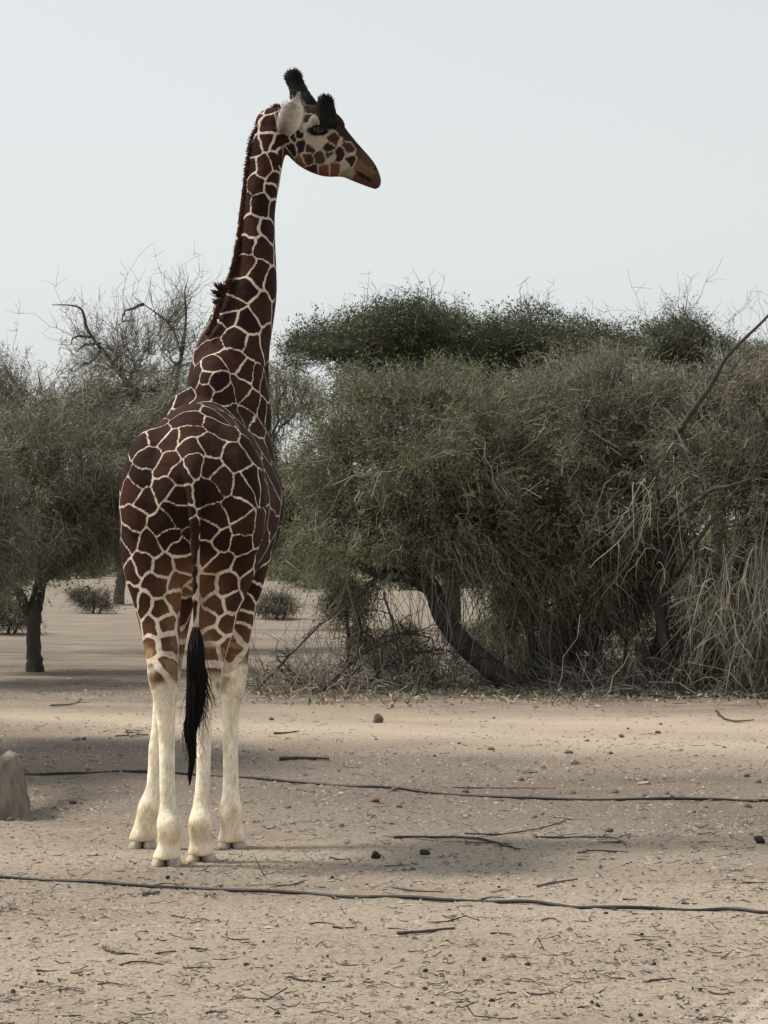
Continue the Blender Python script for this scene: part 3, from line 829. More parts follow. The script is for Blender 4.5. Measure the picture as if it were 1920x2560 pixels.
    # ears: cupped leaf shapes
    mear, nt5, b5 = mat_new('ear_skin')
    at = N_(nt5, 'ShaderNodeAttribute', attribute_name='tint')
    r = ramp(nt5, at.outputs['Fac'], [(0.0, (0.10, 0.075, 0.055)), (0.4, (0.30, 0.27, 0.225)), (1.0, (0.66, 0.62, 0.54))])
    nt5.links.new(r.outputs[0], b5.inputs['Base Color']); b5.inputs['Roughness'].default_value = 0.7

    def ear(base, tip, side, out, width, cup):
        """leaf-shaped cup from base to tip; side: direction across, out: direction the back of the cup bulges"""
        nu, nw = 18, 11
        gg = Geo()
        V_, T_ = [], []
        for layer, off in ((0, 0.0), (1, 0.009)):
            for i in range(nu):
                u = i / (nu - 1)
                w = width * (math.sin(math.pi * min(1, u * 0.80 + 0.16)) ** 0.75) * (1 if u < 0.7 else 1 - ((u - 0.7) / 0.3) ** 1.6 * 0.97)
                for j in range(nw):
                    v = (j / (nw - 1) - 0.5) * 2
                    c_ = base + (tip - base) * u + side * w * v + out * (cup * w * (1 - v * v) * (1 - 0.5 * u) - off)
                    V_.append(c_); T_.append(np.clip(0.30 + 0.7 * abs(v + 0.15) ** 1.6 + 0.35 * (u > 0.8) - 0.45 * max(0, 0.35 - u) / 0.35 + RNG.normal(0, .06), 0, 1))
        q = []
        n0 = nu * nw
        for i in range(nu - 1):
            for j in range(nw - 1):
                a_ = i * nw + j
                q.append((a_, a_ + 1, a_ + nw + 1, a_ + nw)); q.append((n0 + a_, n0 + a_ + nw, n0 + a_ + nw + 1, n0 + a_ + 1))
            for j in (0, nw - 1):
                a_ = i * nw + j
                q.append((a_, a_ + nw, n0 + a_ + nw, n0 + a_))
        gg.add(np.array(V_), np.array(q), None, np.array(T_))
        A_ = np.array(V_)[:n0].reshape(nu, nw, 3)
        nh = 340                                # hair along the rim and inside the hollow
        iu = RNG.integers(1, nu, nh); jj = np.where(RNG.uniform(0, 1, nh) < .5, 0, nw - 1)
        rim = np.arange(nh) < 220
        jj = np.where(rim, jj, RNG.integers(2, nw - 2, nh))
        b_ = A_[iu, jj] + RNG.normal(0, .004, (nh, 3))
        sg = np.where(jj == 0, -1.0, 1.0)[:, None]
        dr = np.where(rim[:, None], side * sg * .35 + (tip - base) / np.linalg.norm(tip - base) * .8, (tip - base) / np.linalg.norm(tip - base) - out * .2) + RNG.normal(0, .25, (nh, 3))
        pt = b_[:, None] + dr[:, None] * np.linspace(0, 1, 3)[None, :, None] * RNG.uniform(.012, .03, nh)[:, None, None]
        gg.tubes(pt, np.array([.0014, .0011, .0005]), 3, RNG.uniform(.3, 1, nh))
        return gg
    part('ear', ear(P(711, 336, 18.03), P(746, 238, 17.90), np.array([.94, .12, -.30]), np.array([-.25, -.92, -.1]), 0.088, 0.62), mear)
    part('ear', ear(P(722, 300, 18.25), P(690, 268, 18.46), np.array([.75, .5, .55]), np.array([.2, .9, -.1]), 0.075, 0.5), mear)

    # eyes
    meye, nt6, b6 = mat_new('eye'); b6.inputs['Base Color'].default_value = (0.008, 0.006, 0.005, 1); b6.inputs['Roughness'].default_value = 0.12
    for d_, s_ in ((18.005, -1), (18.25, 1)):
        e_ = ellipsoid(P(795, 326, d_ + s_ * .006), ex * .046, ey * .034, ez * .024)
        gg = Geo(); gg.add(*e_); eo = part('eye', gg, meye)
        # upper lid with lashes
        lash = Geo()
        k = 46
        tt = RNG.uniform(-1, 1, k)
        st_p = np.stack([P(795 + 20 * t_, 318 + 8 * t_ * t_, d_ + s_ * 0.030) for t_ in tt])
        dirs = np.stack([np.array([0.6 * t_, s_ * 0.8, -0.55]) for t_ in tt]) + RNG.normal(0, .15, (k, 3))
        pts = st_p[:, None] + dirs[:, None] * np.linspace(0, 0.030, 3)[None, :, None]
        lash.tubes(pts, np.array([.0022, .0018, .0008]), 3, RNG.uniform(0, .4, k))
        lm = lash.mesh('eyelash'); lm.transform(__import__('mathutils').Matrix.Translation(-Vector(root_p)))
        add_obj('eyelash', lm, mh, eo)

    # mane: short upright hair along the crest
    crest = catmull(np.array([P(693, 266, 18.16), P(664, 284, 18.14), P(640, 316, 18.12), P(624, 354, 18.09), P(616, 400, 18.06), P(610, 455, 18.03), P(602, 525, 17.99), P(594, 590, 17.95),
                              P(585, 640, 17.90), P(572, 690, 17.84), P(555, 730, 17.78), P(543, 765, 17.74), P(528, 805, 17.70), P(512, 835, 17.68)]), 8)
    n = 4000
    u = RNG.uniform(0, len(crest) - 1.001, n); k = u.astype(int); fr = (u - k)[:, None]
    base = crest[k] * (1 - fr) + crest[k + 1] * fr
    tang = crest[k + 1] - crest[k]; tang /= np.linalg.norm(tang, axis=1, keepdims=True)
    base = base + RNG.normal(0, 1, (n, 3)) * np.array([.006, .010, .006]) + np.array([0.020, 0.01, -0.006])
    # outwards from the neck axis
    tw = (u / len(crest))[:, None]
    outd = np.array([-0.86, -0.32, 0.22]) * (1 - tw) + np.array([-0.62, -0.75, 0.30]) * tw
    outd[u < 10] = (-0.55, -0.15, 0.85)
    L = RNG.uniform(0.012, 0.030, n) * np.clip((len(crest) - u) / 10, 0.55, 1)
    outd = outd + RNG.normal(0, 0.22, (n, 3)) + tang * 0.35
    pts = base[:, None] + outd[:, None] * (np.linspace(0, 1, 3)[None, :, None] * L[:, None, None])
    gm = Geo(); gm.tubes(pts, np.array([.0045, .0035, .0012]), 3, RNG.uniform(0, 1, n))
    # the frayed tufts where the mane ends on the withers
    for (px, py, ln, dr) in ((548, 722, .09, (-.62, -.2, .75)), (543, 728, .07, (-.9, -.2, .4)), (540, 748, .055, (-.9, -.1, .45)), (552, 716, .06, (-.5, -.2, .8))):
        kk = 60
        b0 = P(px + 9, py + 10, 17.78) + RNG.normal(0, .008, (kk, 3))
        dd = np.array(dr) + RNG.normal(0, .12, (kk, 3))
        pts = b0[:, None] + dd[:, None] * np.linspace(0, 1, 4)[None, :, None] * RNG.uniform(.5, 1, kk)[:, None, None] * ln
        gm.tubes(pts, np.array([.004, .0035, .0025, .001]), 3, RNG.uniform(0, .3, kk))
    part('mane', gm, mm, 'short dark brown upright mane')

    # tail tuft: long black hair
    gt = Geo()
    path = catmull(np.array([P(490, 1568, 16.04), P(489, 1640, 16.03), P(492, 1720, 16.03), P(484, 1790, 16.03), P(474, 1835, 16.03), P(481, 1890, 16.03), P(475, 1935, 16.03), P(474, 1962, 16.03)]), 6)
    nS = 1100
    Lf = np.concatenate([RNG.uniform(0.25, 0.74, 800), RNG.uniform(0.6, 1.0, 300)])
    s0 = np.where(np.arange(nS) < 800, RNG.uniform(0, 0.22, nS), RNG.uniform(0, 0.08, nS))
    K = 9
    th = RNG.uniform(0, 6.28, nS); rad = np.sqrt(RNG.uniform(0, 1, nS))
    prof_t = np.array([0, .06, .14, .28, .42, .52, .62, .7, .8, 1.0]); prof_w = np.array([7, 15, 22, 23, 20, 17, 11, 8, 7, 2]) / F * 16.0
    P_ = np.zeros((nS, K, 3))
    for k in range(K):
        t_ = s0 + (Lf - s0) * (k / (K - 1))
        u = t_ * (len(path) - 1.001); i = u.astype(int); fr = (u - i)[:, None]
        c_ = path[i] * (1 - fr) + path[i + 1] * fr
        w_ = np.interp(t_, prof_t, prof_w)
        P_[:, k] = c_ + np.stack([np.cos(th + t_ * 2) * rad * w_, np.sin(th + t_ * 2) * rad * w_ * 0.8, np.zeros(nS)], 1) + RNG.normal(0, 0.0022, (nS, 3))
    P_[0:300] += np.linspace(0, 1, K)[None, :, None] ** 2 * RNG.normal(0, .022, (300, 1, 3)) + np.sin(np.linspace(0, 7, K))[None, :, None] * RNG.normal(0, .006, (300, 1, 3))
    gt.tubes(P_, np.linspace(1, .3, K) * 0.0036, 3, RNG.uniform(0, .55, nS))
    nS = 40   # stray wisps at its right edge
    b0 = np.stack([P(508 + RNG.uniform(-6, 6), RNG.uniform(1640, 1800), 16.02) for _ in range(nS)])
    dd = np.stack([RNG.uniform(-.02, .09, nS), RNG.normal(0, .03, nS), -RNG.uniform(.12, .26, nS)], 1)
    tt = np.linspace(0, 1, 6)[None, :, None]
    gt.tubes(b0[:, None] + dd[:, None] * tt + np.sin(tt * 5) * RNG.normal(0, .012, (nS, 1, 3)), np.linspace(1, .3, 6) * 0.0028, 3, RNG.uniform(0, .6, nS))
    part('tail_tuft', gt, mh, 'long black tail tuft hanging between the hind legs')

    # hooves: two toes each with a cleft between
    mho, nt7, b7 = mat_new('hoof_horn')
    at = N_(nt7, 'ShaderNodeNewGeometry')
    n = N_(nt7, 'ShaderNodeTexNoise', Scale=16.0, Detail=5.0); nt7.links.new(at.outputs['Position'], n.inputs['Vector'])
    r = ramp(nt7, n.outputs[0], [(0.3, (0.26, 0.215, 0.17)), (0.5, (0.46, 0.40, 0.325)), (0.75, (0.64, 0.575, 0.48))])
    nt7.links.new(r.outputs[0], b7.inputs['Base Color']); b7.inputs['Roughness'].default_value = 0.6
    for px, d_, top in ((415, 16.33, 2132), (503, 16.56, 2124), (357, 17.57, 2090), (580, 17.55, 2092)):
        X0 = (px - 960) / F * d_
        gg = Geo()
        for s in (-1, 1):
            zs = gz(X0 + s * .05, d_ + .03) - 0.004
            zt = CH + (HZ - top) / F * d_
            st = []
            for t_ in (0.0, 0.06, 0.25, 0.5, 0.75, 1.0):
                w_ = np.interp(t_, [0, .06, .3, 1], [.043, .050, .049, .026]); ln = np.interp(t_, [0, .06, .3, 1], [.115, .125, .115, .06])
                c_ = np.array([X0 + s * np.interp(t_, [0, 1], [.051, .036]), d_ + np.interp(t_, [0, 1], [.045, -.005]), zs + (zt - zs) * t_])
                st.append((c_, ex * w_, ey * ln, 0))
            gg.add(*ring_tube(st, 3, 20))
        part('hoof', gg, mho)
    return root


build_giraffe()


# ------------------------------------------------------------------ trees and scrub
def in_lobes(n, lobes, shell=2.0, holes=0.0, hole_wl=0.9):
    """n random points inside a union of ellipsoids (centre, radii, weight)"""
    w = np.array([l[2] for l in lobes], float); w /= w.sum()
    out = []
    need = n
    while need > 0:
        k = int(need * 1.6) + 16
        li = RNG.choice(len(lobes), k, p=w)
        d = RNG.normal(size=(k, 3)); d /= np.linalg.norm(d, axis=1, keepdims=True)
        r = RNG.uniform(0, 1, k) ** (1 / shell)
        C = np.array([l[0] for l in lobes])[li]; R = np.array([l[1] for l in lobes])[li]
        p = C + d * r[:, None] * R
        if holes > 0:
            h = wav(p[:, 0] + p[:, 1] * 0.7, p[:, 2] * 1.2 + p[:, 1] * 0.3, hole_wl, 3) + 0.5 * wav(p[:, 1] - p[:, 2], p[:, 0], hole_wl * 0.6, 7)
            p = p[RNG.uniform(0, 1, len(p)) > holes * sstep(0.0, 0.7, h)]
        p = p[p[:, 2] > 0.12]
        out.append(p[:need]); need -= len(p[:need])
    return np.concatenate(out)


def link_to(targets, nodes, pull, K, bow, sag, jit):
    """curved paths from the nearest node to each target; pull moves the search point towards the middle so growth runs outwards"""
    kd = kdtree.KDTree(len(nodes))
    for i, p in enumerate(nodes): kd.insert(p, i)
    kd.balance()
    mid = nodes.mean(0)
    q = targets + (mid - targets) * pull
    S = np.array([kd.find(p)[0] for p in q])
    t = np.linspace(0, 1, K)[None, :, None]
    D = targets - S
    L = np.linalg.norm(D, axis=1)[:, None, None]
    side = RNG.normal(size=(len(D), 1, 3))
    Pt = S[:, None] + D[:, None] * t + side * np.sin(np.pi * t) * bow * L * 0.5
    Pt[:, :, 2] += (np.sin(np.pi * t) * sag * L)[:, :, 0]
    jitter = RNG.normal(0, 1, Pt.shape) * jit * L
    jitter[:, 0] = 0
    return Pt + jitter


def twigs_from(nodes, n, length, K, droop, outw, centre, lift=0.0, crook=0.07):
    """n short twigs that spring from random nodes"""
    i = RNG.integers(0, len(nodes), n)
    S = nodes[i]
    d = RNG.normal(size=(n, 3))
    o = S - centre; o /= np.linalg.norm(o, axis=1, keepdims=True) + 1e-6
    d = d * 0.75 + o * outw + np.array([0, 0, lift])
    d /= np.linalg.norm(d, axis=1, keepdims=True)
    L = length * RNG.uniform(0.4, 1.5, n)
    t = np.linspace(0, 1, K)[None, :, None]
    Pt = S[:, None] + d[:, None] * t * L[:, None, None]
    Pt[:, :, 2] -= (t ** 2 * (droop * L)[:, None, None])[:, :, 0]
    Pt += RNG.normal(0, crook, Pt.shape) * L[:, None, None] * t
    return Pt


def leaves(geo, pts, size, n, flat=0.0, per=1, spread=0.02):
    nc = max(1, n // per)
    i = RNG.integers(0, len(pts), nc * 2)
    if per > 1:        # sprays: leaves gather in clumps, some stretches stay bare
        q = pts[i]
        h = wav(q[:, 0] + q[:, 1], q[:, 2] * 1.3 - q[:, 1] * .5, 0.75, 5) + 0.6 * wav(q[:, 0] - q[:, 2], q[:, 1] + q[:, 2], 0.33, 9)
        i = i[np.argsort(-(h + RNG.normal(0, .45, len(i))))]
    i = np.repeat(i[:nc], per); n = len(i)
    c = pts[i] + RNG.normal(0, spread, (n, 3))
    a = RNG.normal(size=(n, 3)); b = RNG.normal(size=(n, 3))
    if flat: a[:, 2] *= (1 - flat); b[:, 2] *= (1 - flat)
    a /= np.linalg.norm(a, axis=1, keepdims=True)
    b -= a * (a * b).sum(1)[:, None]; b /= np.linalg.norm(b, axis=1, keepdims=True)
    s = size * RNG.uniform(0.5, 1.4, n)[:, None]
    V = np.stack([c - a * s * 1.15, c + b * s * 0.75, c + a * s * 1.15], 1).reshape(-1, 3)
    geo.add(V, None, np.arange(n * 3).reshape(-1, 3), np.repeat(RNG.uniform(0, 1, n), 3))


def tree(name, label, cat, stems, lobes, n, leaf, bark='bark', twig='twig', leafm='leaf_olive', group=None,
         holes=0.5, droop=0.3, sag=0.08, shell=1.7, tw_len=0.22, tw_r=0.0035, lift=0.0, pull=0.25, leaf_size=0.024, spikes=0, spike_len=0.7, extra=None, outw=0.5, flat=0.0, roots=(), bow=0.35):
    """stems: list of (points, radii) ; n = (branches, branchlets, twigs, twiglets) ; leaf = number of leaves"""
    root_p = np.array(stems[0][0][0], float)
    root = empty(name, root_p, label, cat, group)
    off = __import__('mathutils').Matrix.Translation(-Vector(root_p))
    gt, gw, gl = Geo(), Geo(), Geo()
    nodes = []
    for si, (pts, rad) in enumerate(list(stems) + list(roots)):
        c = catmull(np.concatenate([np.asarray(pts, float), np.asarray(rad, float)[:, None]], 1), 6)
        c[1:-1, :3] += RNG.normal(0, 0.06, (len(c) - 2, 3)) * np.minimum(c[1:-1, 3:4], 0.12)
        rr = c[:, 3] * (1 + RNG.normal(0, 0.03, len(c)))
        gt.tubes(c[None, :, :3], rr[None], 12)
        if si < len(stems): nodes.append(c[len(c) // 3:, :3])
    nodes = np.concatenate(nodes)
    ctr = np.mean([l[0] for l in lobes], 0)
    lb = []
    for l in lobes:      # every lobe breaks up into uneven clumps
        c_, r_ = np.array(l[0], float), np.array(l[1], float)
        lb.append((c_, r_ * 0.92, l[2] * 0.45))
        for _ in range(7):
            u_ = RNG.normal(size=3); u_ /= np.linalg.norm(u_)
            k_ = RNG.uniform(0.28, 0.55)
            lb.append((c_ + u_ * r_ * RNG.uniform(0.45, 0.85), r_ * k_ * RNG.uniform(.75, 1.3, 3), l[2] * 0.55 * k_ ** 2 * 0.9))
    inner = [(l[0], l[1] * 0.8, l[2]) for l in lb]
    P2 = link_to(in_lobes(n[0], inner, 1.6), nodes, 0.25, 8, bow, sag, 0.025)
    gt.tubes(P2, np.linspace(0.030, 0.010, 8) * RNG.uniform(0.7, 1.4, (n[0], 1)), 5)
    nodes2 = np.concatenate([nodes[len(nodes) // 3:], P2[:, 2:].reshape(-1, 3)])
    P3 = link_to(in_lobes(n[1], lb, shell, holes), nodes2, pull, 6, 0.35, sag, 0.03)
    gw.tubes(P3, np.linspace(0.011, 0.005, 6), 3, RNG.uniform(0.1, 0.75, n[1]))
    nodes3 = np.concatenate([P2[:, 3:].reshape(-1, 3), P3[:, 2:].reshape(-1, 3)])
    P4 = link_to(in_lobes(n[2], lb, shell, holes), nodes3, pull, 4, 0.4, sag, 0.04)
    gw.ribbons(P4, np.linspace(tw_r * 1.6, tw_r, 4), RNG.uniform(0.05, 1.0, n[2]))
    nodes4 = np.concatenate([P3[:, 3:].reshape(-1, 3), P4[:, 1:].reshape(-1, 3)])
    P5 = twigs_from(nodes4, n[3], tw_len, 3, droop, outw, ctr, lift, 0.16)
    gw.ribbons(P5, np.linspace(tw_r * 0.9, tw_r * 0.45, 3), RNG.uniform(0, 1, n[3]))
    if spikes:   # bare shoots that stand out of the top
        top = nodes4[nodes4[:, 2] > np.quantile(nodes4[:, 2], 0.80)]
        P6 = twigs_from(top, spikes, spike_len, 6, 0.0, 0.25, ctr, 1.0)
        P6 += RNG.normal(0, 0.03, P6.shape) * np.linspace(0, 1, 6)[None, :, None] * spike_len
        gw.tubes(P6, np.linspace(0.007, 0.0025, 6), 3, RNG.uniform(0, 0.6, spikes))
        P7 = twigs_from(P6[:, 2:].reshape(-1, 3), spikes * 4, spike_len * 0.35, 4, 0.0, 0.1, ctr, 0.5)
        gw.tubes(P7, np.linspace(0.004, 0.0018, 4), 3, RNG.uniform(0, 0.6, spikes * 4))
    if extra is not None:
        extra(gw, nodes2, nodes4)
    o = add_obj('trunk', gt.mesh('trunk'), M[bark], root); o.data.transform(off)
    o = add_obj('twigs', gw.mesh('twigs'), M[twig], root); o.data.transform(off); o['kind'] = 'stuff'
    if leaf:
        leaves(gl, np.concatenate([P5[:, 1:].reshape(-1, 3), P4[:, 2:].reshape(-1, 3)]), leaf_size, leaf, flat, 7, leaf_size * 2.2)
        o = add_obj('crown', gl.mesh('crown', smooth=False), M[leafm], root); o.data.transform(off)
    return root


def L(px, py, d, rpx, rpy, ry, w=1.0):
    """crown lobe: centre pixel and distance, half width and half height in pixels, half depth in metres"""
    return (P(px, py, d), np.array([rpx / F * d, ry, rpy / F * d]), w)


def stem(d, rows, sink=0.08):
    """rows (px, py, distance offset, radius m); the first row is on the ground"""
    pts = [P(px, py, d + dd) for px, py, dd, r in rows]
    pts[0] = pts[0].copy(); pts[0][2] = gz(pts[0][0], pts[0][1]) - sink
    return (pts, [r[3] for r in rows])


def build_trees():
    # T1: grey-green tree on the left with a single short trunk
    d = 41.0
    tree('acacia_tree', 'drooping grey-green thorn tree with a single dark trunk left of the giraffe', 'tree',
         [stem(d, [(88, 1682, 0, .17), (86, 1640, 0, .125), (84, 1570, 0, .115), (90, 1510, 0, .115), (104, 1450, 0, .10), (130, 1380, .2, .09), (170, 1300, .4, .06)]),
          ([P(84, 1560, d), P(66, 1525, d), P(48, 1480, d - .2), P(0, 1400, d - .4), (P(-60, 1300, d - .5))], [.11, .09, .075, .06, .045]),
          ([P(104, 1450, d), P(160, 1420, d), P(230, 1370, d + .2), P(300, 1300, d + .3)], [.07, .055, .04, .03])],
         [L(150, 1130, d, 250, 190, 2.0, 1.2), L(60, 1270, d - .3, 220, 170, 1.9, 1.0), L(320, 1220, d, 170, 180, 1.6, .9), L(390, 1110, d + .5, 130, 180, 1.5, .6), L(230, 1360, d, 120, 70, 1.2, .25), L(-90, 1180, d, 230, 260, 2.0, .8), L(130, 1380, d - .5, 190, 70, 1.5, .5), L(-10, 1440, d - .3, 110, 60, 1.2, .3)],
         (40, 620, 5200, 19000), 56000, bark='bark_dark', twig='twig', leafm='leaf_olive', holes=0.4, droop=0.3, sag=0.10, tw_len=.24)
    d = 37.5
    tree('acacia_tree', 'low-branched thorn tree at the left edge shading the ground before the drooping tree', 'tree',
         [stem(d, [(-210, 1708, 0, .19), (-206, 1640, 0, .15), (-200, 1560, 0, .13), (-180, 1460, 0, .11), (-150, 1340, 0, .08), (-120, 1220, 0, .05)]),
          ([P(-190, 1500, d), P(-110, 1440, d), P(-40, 1420, d), P(20, 1440, d)], [.07, .05, .035, .015])],
         [L(-120, 1230, d, 210, 190, 1.9, 1.0), L(-260, 1200, d, 200, 200, 1.9, .8), L(-20, 1350, d, 130, 110, 1.5, .45), L(-20, 1440, d, 80, 45, 1.0, .15)],
         (26, 360, 3400, 14000), 34000, bark='bark_dark', twig='twig', leafm='leaf_dry', holes=0.3, droop=0.4, sag=0.10, tw_len=.32, leaf_size=.032)
    # T1b: nearly bare tree behind it with long branches against the sky
    d = 50.0
    tree('bare_tree', 'nearly bare tree raising long crooked branches into the sky beside the giraffe neck', 'tree',
         [stem(d, [(410, 1640, 0, .16), (410, 1500, 0, .13), (400, 1300, 0, .10), (385, 1150, 0, .085), (360, 1020, 0, .06), (290, 920, 0, .045), (222, 830, 0, .032), (200, 770, 0, .02), (130, 762, 0, .008)]),
          ([P(380, 1150, d), P(430, 1000, d), P(452, 900, d), P(465, 800, d), P(462, 730, d), P(470, 700, d)], [.06, .045, .035, .024, .014, .006]),
          ([P(452, 880, d), P(430, 820, d), P(400, 790, d), P(365, 765, d), P(335, 742, d)], [.025, .02, .016, .011, .006])],
         [L(330, 990, d, 190, 110, 1.8, 1.0), L(430, 850, d, 110, 120, 1.2, .22), L(380, 1100, d, 170, 140, 1.8, .8), L(240, 870, d, 110, 80, 1.0, .16), L(350, 860, d, 130, 70, 1.2, .16)],
         (26, 240, 2200, 6000), 5000, bark='bark_dark', twig='twig', leafm='leaf_olive', holes=0.4, droop=0.0, lift=.3, spikes=110, spike_len=.9, tw_len=.3, tw_r=.004)
    # T1c: thicket behind on the far left, top fringed with bare shoots
    d = 49.0
    tree('thorn_tree', 'twiggy grey thorn tree with bare upright shoots behind the drooping tree', 'tree',
         [stem(d, [(-90, 1630, 0, .17), (-80, 1500, 0, .14), (-20, 1300, 0, .10), (40, 1150, 0, .07), (40, 1000, 0, .04)]),
          ([P(-20, 1300, d), P(110, 1180, d), P(200, 1040, d)], [.07, .05, .03])],
         [L(70, 1020, d, 240, 130, 2.0, 1.0), L(230, 1060, d, 160, 150, 1.9, .7), L(-110, 1000, d, 170, 140, 1.8, .6)],
         (22, 260, 2800, 8000), 6000, bark='bark_dark', twig='twig', leafm='leaf_dry', holes=0.5, droop=0.0, lift=.35, spikes=130, spike_len=.5, tw_len=.28, tw_r=.004)
    # T2: far tree whose trunk shows beside the giraffe's thigh
    d = 86.0
    tree('distant_tree', 'distant tree with a bare leaning trunk showing beside the giraffe haunch', 'tree',
         [stem(d, [(296, 1514, 0, .20), (300, 1470, 0, .17), (308, 1420, 0, .16), (330, 1340, 0, .12), (350, 1260, 0, .09)]),
          ([P(308, 1420, d), P(280, 1370, d), P(240, 1320, d)], [.1, .08, .05])],
         [L(320, 1280, d, 190, 110, 3.0, 1.0), L(480, 1250, d, 190, 120, 3.0, .8), L(170, 1290, d, 150, 90, 2.5, .6)],
         (18, 160, 2000, 7000), 14000, bark='bark', twig='twig_dark', leafm='leaf_olive', holes=0.4, tw_len=.45, tw_r=.006, leaf_size=.04)
    # T3: the big leaning tree in the middle
    d = 36.0

    def hanging(gw, n2, n4):
        low = n4[(n4[:, 2] < 1.9) & (n4[:, 2] > 1.0)]
        if len(low):
            Pq = twigs_from(low, 260, 0.75, 6, 0.9, 0.2, np.array([0, 36, 4.0]), -0.7)
            Pq[:, :, 2] = np.maximum(Pq[:, :, 2], 0.03)
            gw.tubes(Pq, np.linspace(.006, .003, 6), 3, RNG.uniform(0, .8, 260))
    tree('leaning_tree', 'large olive-brown thorn tree on a curved trunk leaning out of the brush', 'tree',
         [stem(d, [(1345, 1738, 0, .13), (1290, 1716, 0, .165), (1230, 1672, 0, .155), (1160, 1612, 0, .15), (1108, 1540, 0, .14), (1082, 1478, 0, .13), (1050, 1430, 0, .12), (1000, 1370, 0, .08), (940, 1290, .2, .05)]),
          ([P(1082, 1480, d), P(1040, 1450, d - .2), P(985, 1440, d - .4), P(930, 1430, d - .5), P(870, 1390, d - .6)], [.11, .095, .08, .06, .04]),
          ([P(1060, 1440, d), P(1110, 1370, d + .2), P(1160, 1290, d + .3), P(1230, 1180, d + .4)], [.10, .08, .06, .035]),
          ([P(1060, 1440, d), P(1070, 1330, d), P(1050, 1200, d), P(1060, 1060, d)], [.09, .07, .05, .03]),
          ([P(1345, 1735, d + .5), P(1330, 1600, d + .5), P(1318, 1520, d + .5), P(1260, 1440, d + .4), P(1215, 1400, d + .3)], [.08, .06, .055, .05, .04])],
         [L(1010, 1130, d, 250, 210, 2.0, 1.2), L(900, 1280, d - .3, 190, 150, 1.8, .8), L(1120, 1280, d, 240, 160, 2.0, 1.0), L(1180, 1060, d + .4, 200, 170, 1.9, .8), L(930, 1010, d + .2, 140, 140, 1.5, .6), L(1080, 960, d + .4, 140, 90, 1.4, .4), L(790, 1180, d, 90, 150, 1.3, .35), L(1300, 1200, d + .2, 130, 220, 1.6, .7), L(1290, 1400, d, 120, 110, 1.3, .35),
          L(800, 1370, d - .2, 110, 80, 1.2, .25), L(960, 1390, d - .4, 200, 65, 1.6, .45), L(1200, 1400, d, 130, 70, 1.5, .3), L(880, 1520, d + .2, 70, 80, .7, .10)],
         (50, 760, 6500, 19000), 100000, bark='bark_dark', twig='twig', leafm='leaf_olive', holes=0.4, droop=0.25, sag=.10, tw_len=.22, extra=hanging)
    # low green sprouts under it
    tree('leafy_shrub', 'small green leafy shrub growing among the dead branches under the leaning tree', 'shrub',
         [stem(36.6, [(868, 1690, 0, .03), (872, 1620, 0, .025), (866, 1540, 0, .018), (858, 1470, 0, .01)]), stem(36.6, [(890, 1690, 0, .02), (905, 1600, 0, .018), (890, 1510, 0, .01)])],
         [L(865, 1500, 36.6, 62, 75, .45, 1), L(900, 1590, 36.6, 55, 60, .4, .5)], (8, 60, 420, 1600), 3000, bark='bark_dark', twig='twig_dark', leafm='leaf_green', holes=.5, tw_len=.14)
    tree('leafy_shrub', 'olive leafy shrub with a forked stem to the right of the curved trunk', 'shrub',
         [stem(38, [(1330, 1700, 0, .04), (1325, 1620, 0, .035), (1300, 1520, 0, .025), (1270, 1460, 0, .015)]), stem(38, [(1350, 1700, 0, .03), (1390, 1600, 0, .025), (1400, 1500, 0, .015)])],
         [L(1300, 1500, 38, 90, 90, .7, 1), L(1400, 1560, 38, 110, 100, .8, 1), L(1250, 1560, 38, 60, 60, .6, .4)], (10, 90, 900, 3600), 7000, bark='bark_dark', twig='twig_dark', leafm='leaf_olive', holes=.5, tw_len=.2)
    # T4: umbrella acacia with a dark flat crown behind
    d = 52.0
    tree('umbrella_tree', 'dark green flat-topped umbrella thorn tree rising behind the leaning tree', 'tree',
         [stem(d, [(1130, 1612, 0, .22), (1125, 1450, 0, .19), (1110, 1250, 0, .17), (1090, 1080, 0, .15), (1040, 960, 0, .11), (950, 870, 0, .07), (830, 840, 0, .04)]),
          ([P(1100, 1100, d), P(1180, 960, d), P(1300, 880, d), P(1450, 850, d)], [.12, .10, .07, .04]),
          ([P(1100, 1080, d), P(1110, 940, d + .5), P(1100, 850, d + 1)], [.1, .07, .04])],
         [L(1060, 820, d, 260, 62, 2.6, 1.0), L(830, 855, d, 145, 46, 1.9, .6), L(1330, 855, d, 220, 75, 2.4, .9), L(1180, 880, d + .5, 180, 60, 2.0, .6), L(1520, 880, d, 150, 60, 2.0, .5), L(960, 890, d, 150, 40, 1.8, .35), L(720, 880, d, 50, 30, 1.0, .12), L(1380, 930, d, 130, 55, 1.6, .35), L(1090, 930, d, 200, 70, 2.2, .5), L(1260, 980, d, 170, 70, 2.0, .35), L(900, 930, d, 110, 60, 1.6, .25)],
         (44, 460, 4600, 11000), 100000, bark='bark_dark', twig='twig_dark', leafm='leaf_dark', holes=0.35, droop=-.1, lift=.15, spikes=110, spike_len=.55, tw_len=.26, tw_r=.004, leaf_size=.030, sag=.03)
    # T5: brown scrubby tree right of the middle
    d = 36.6
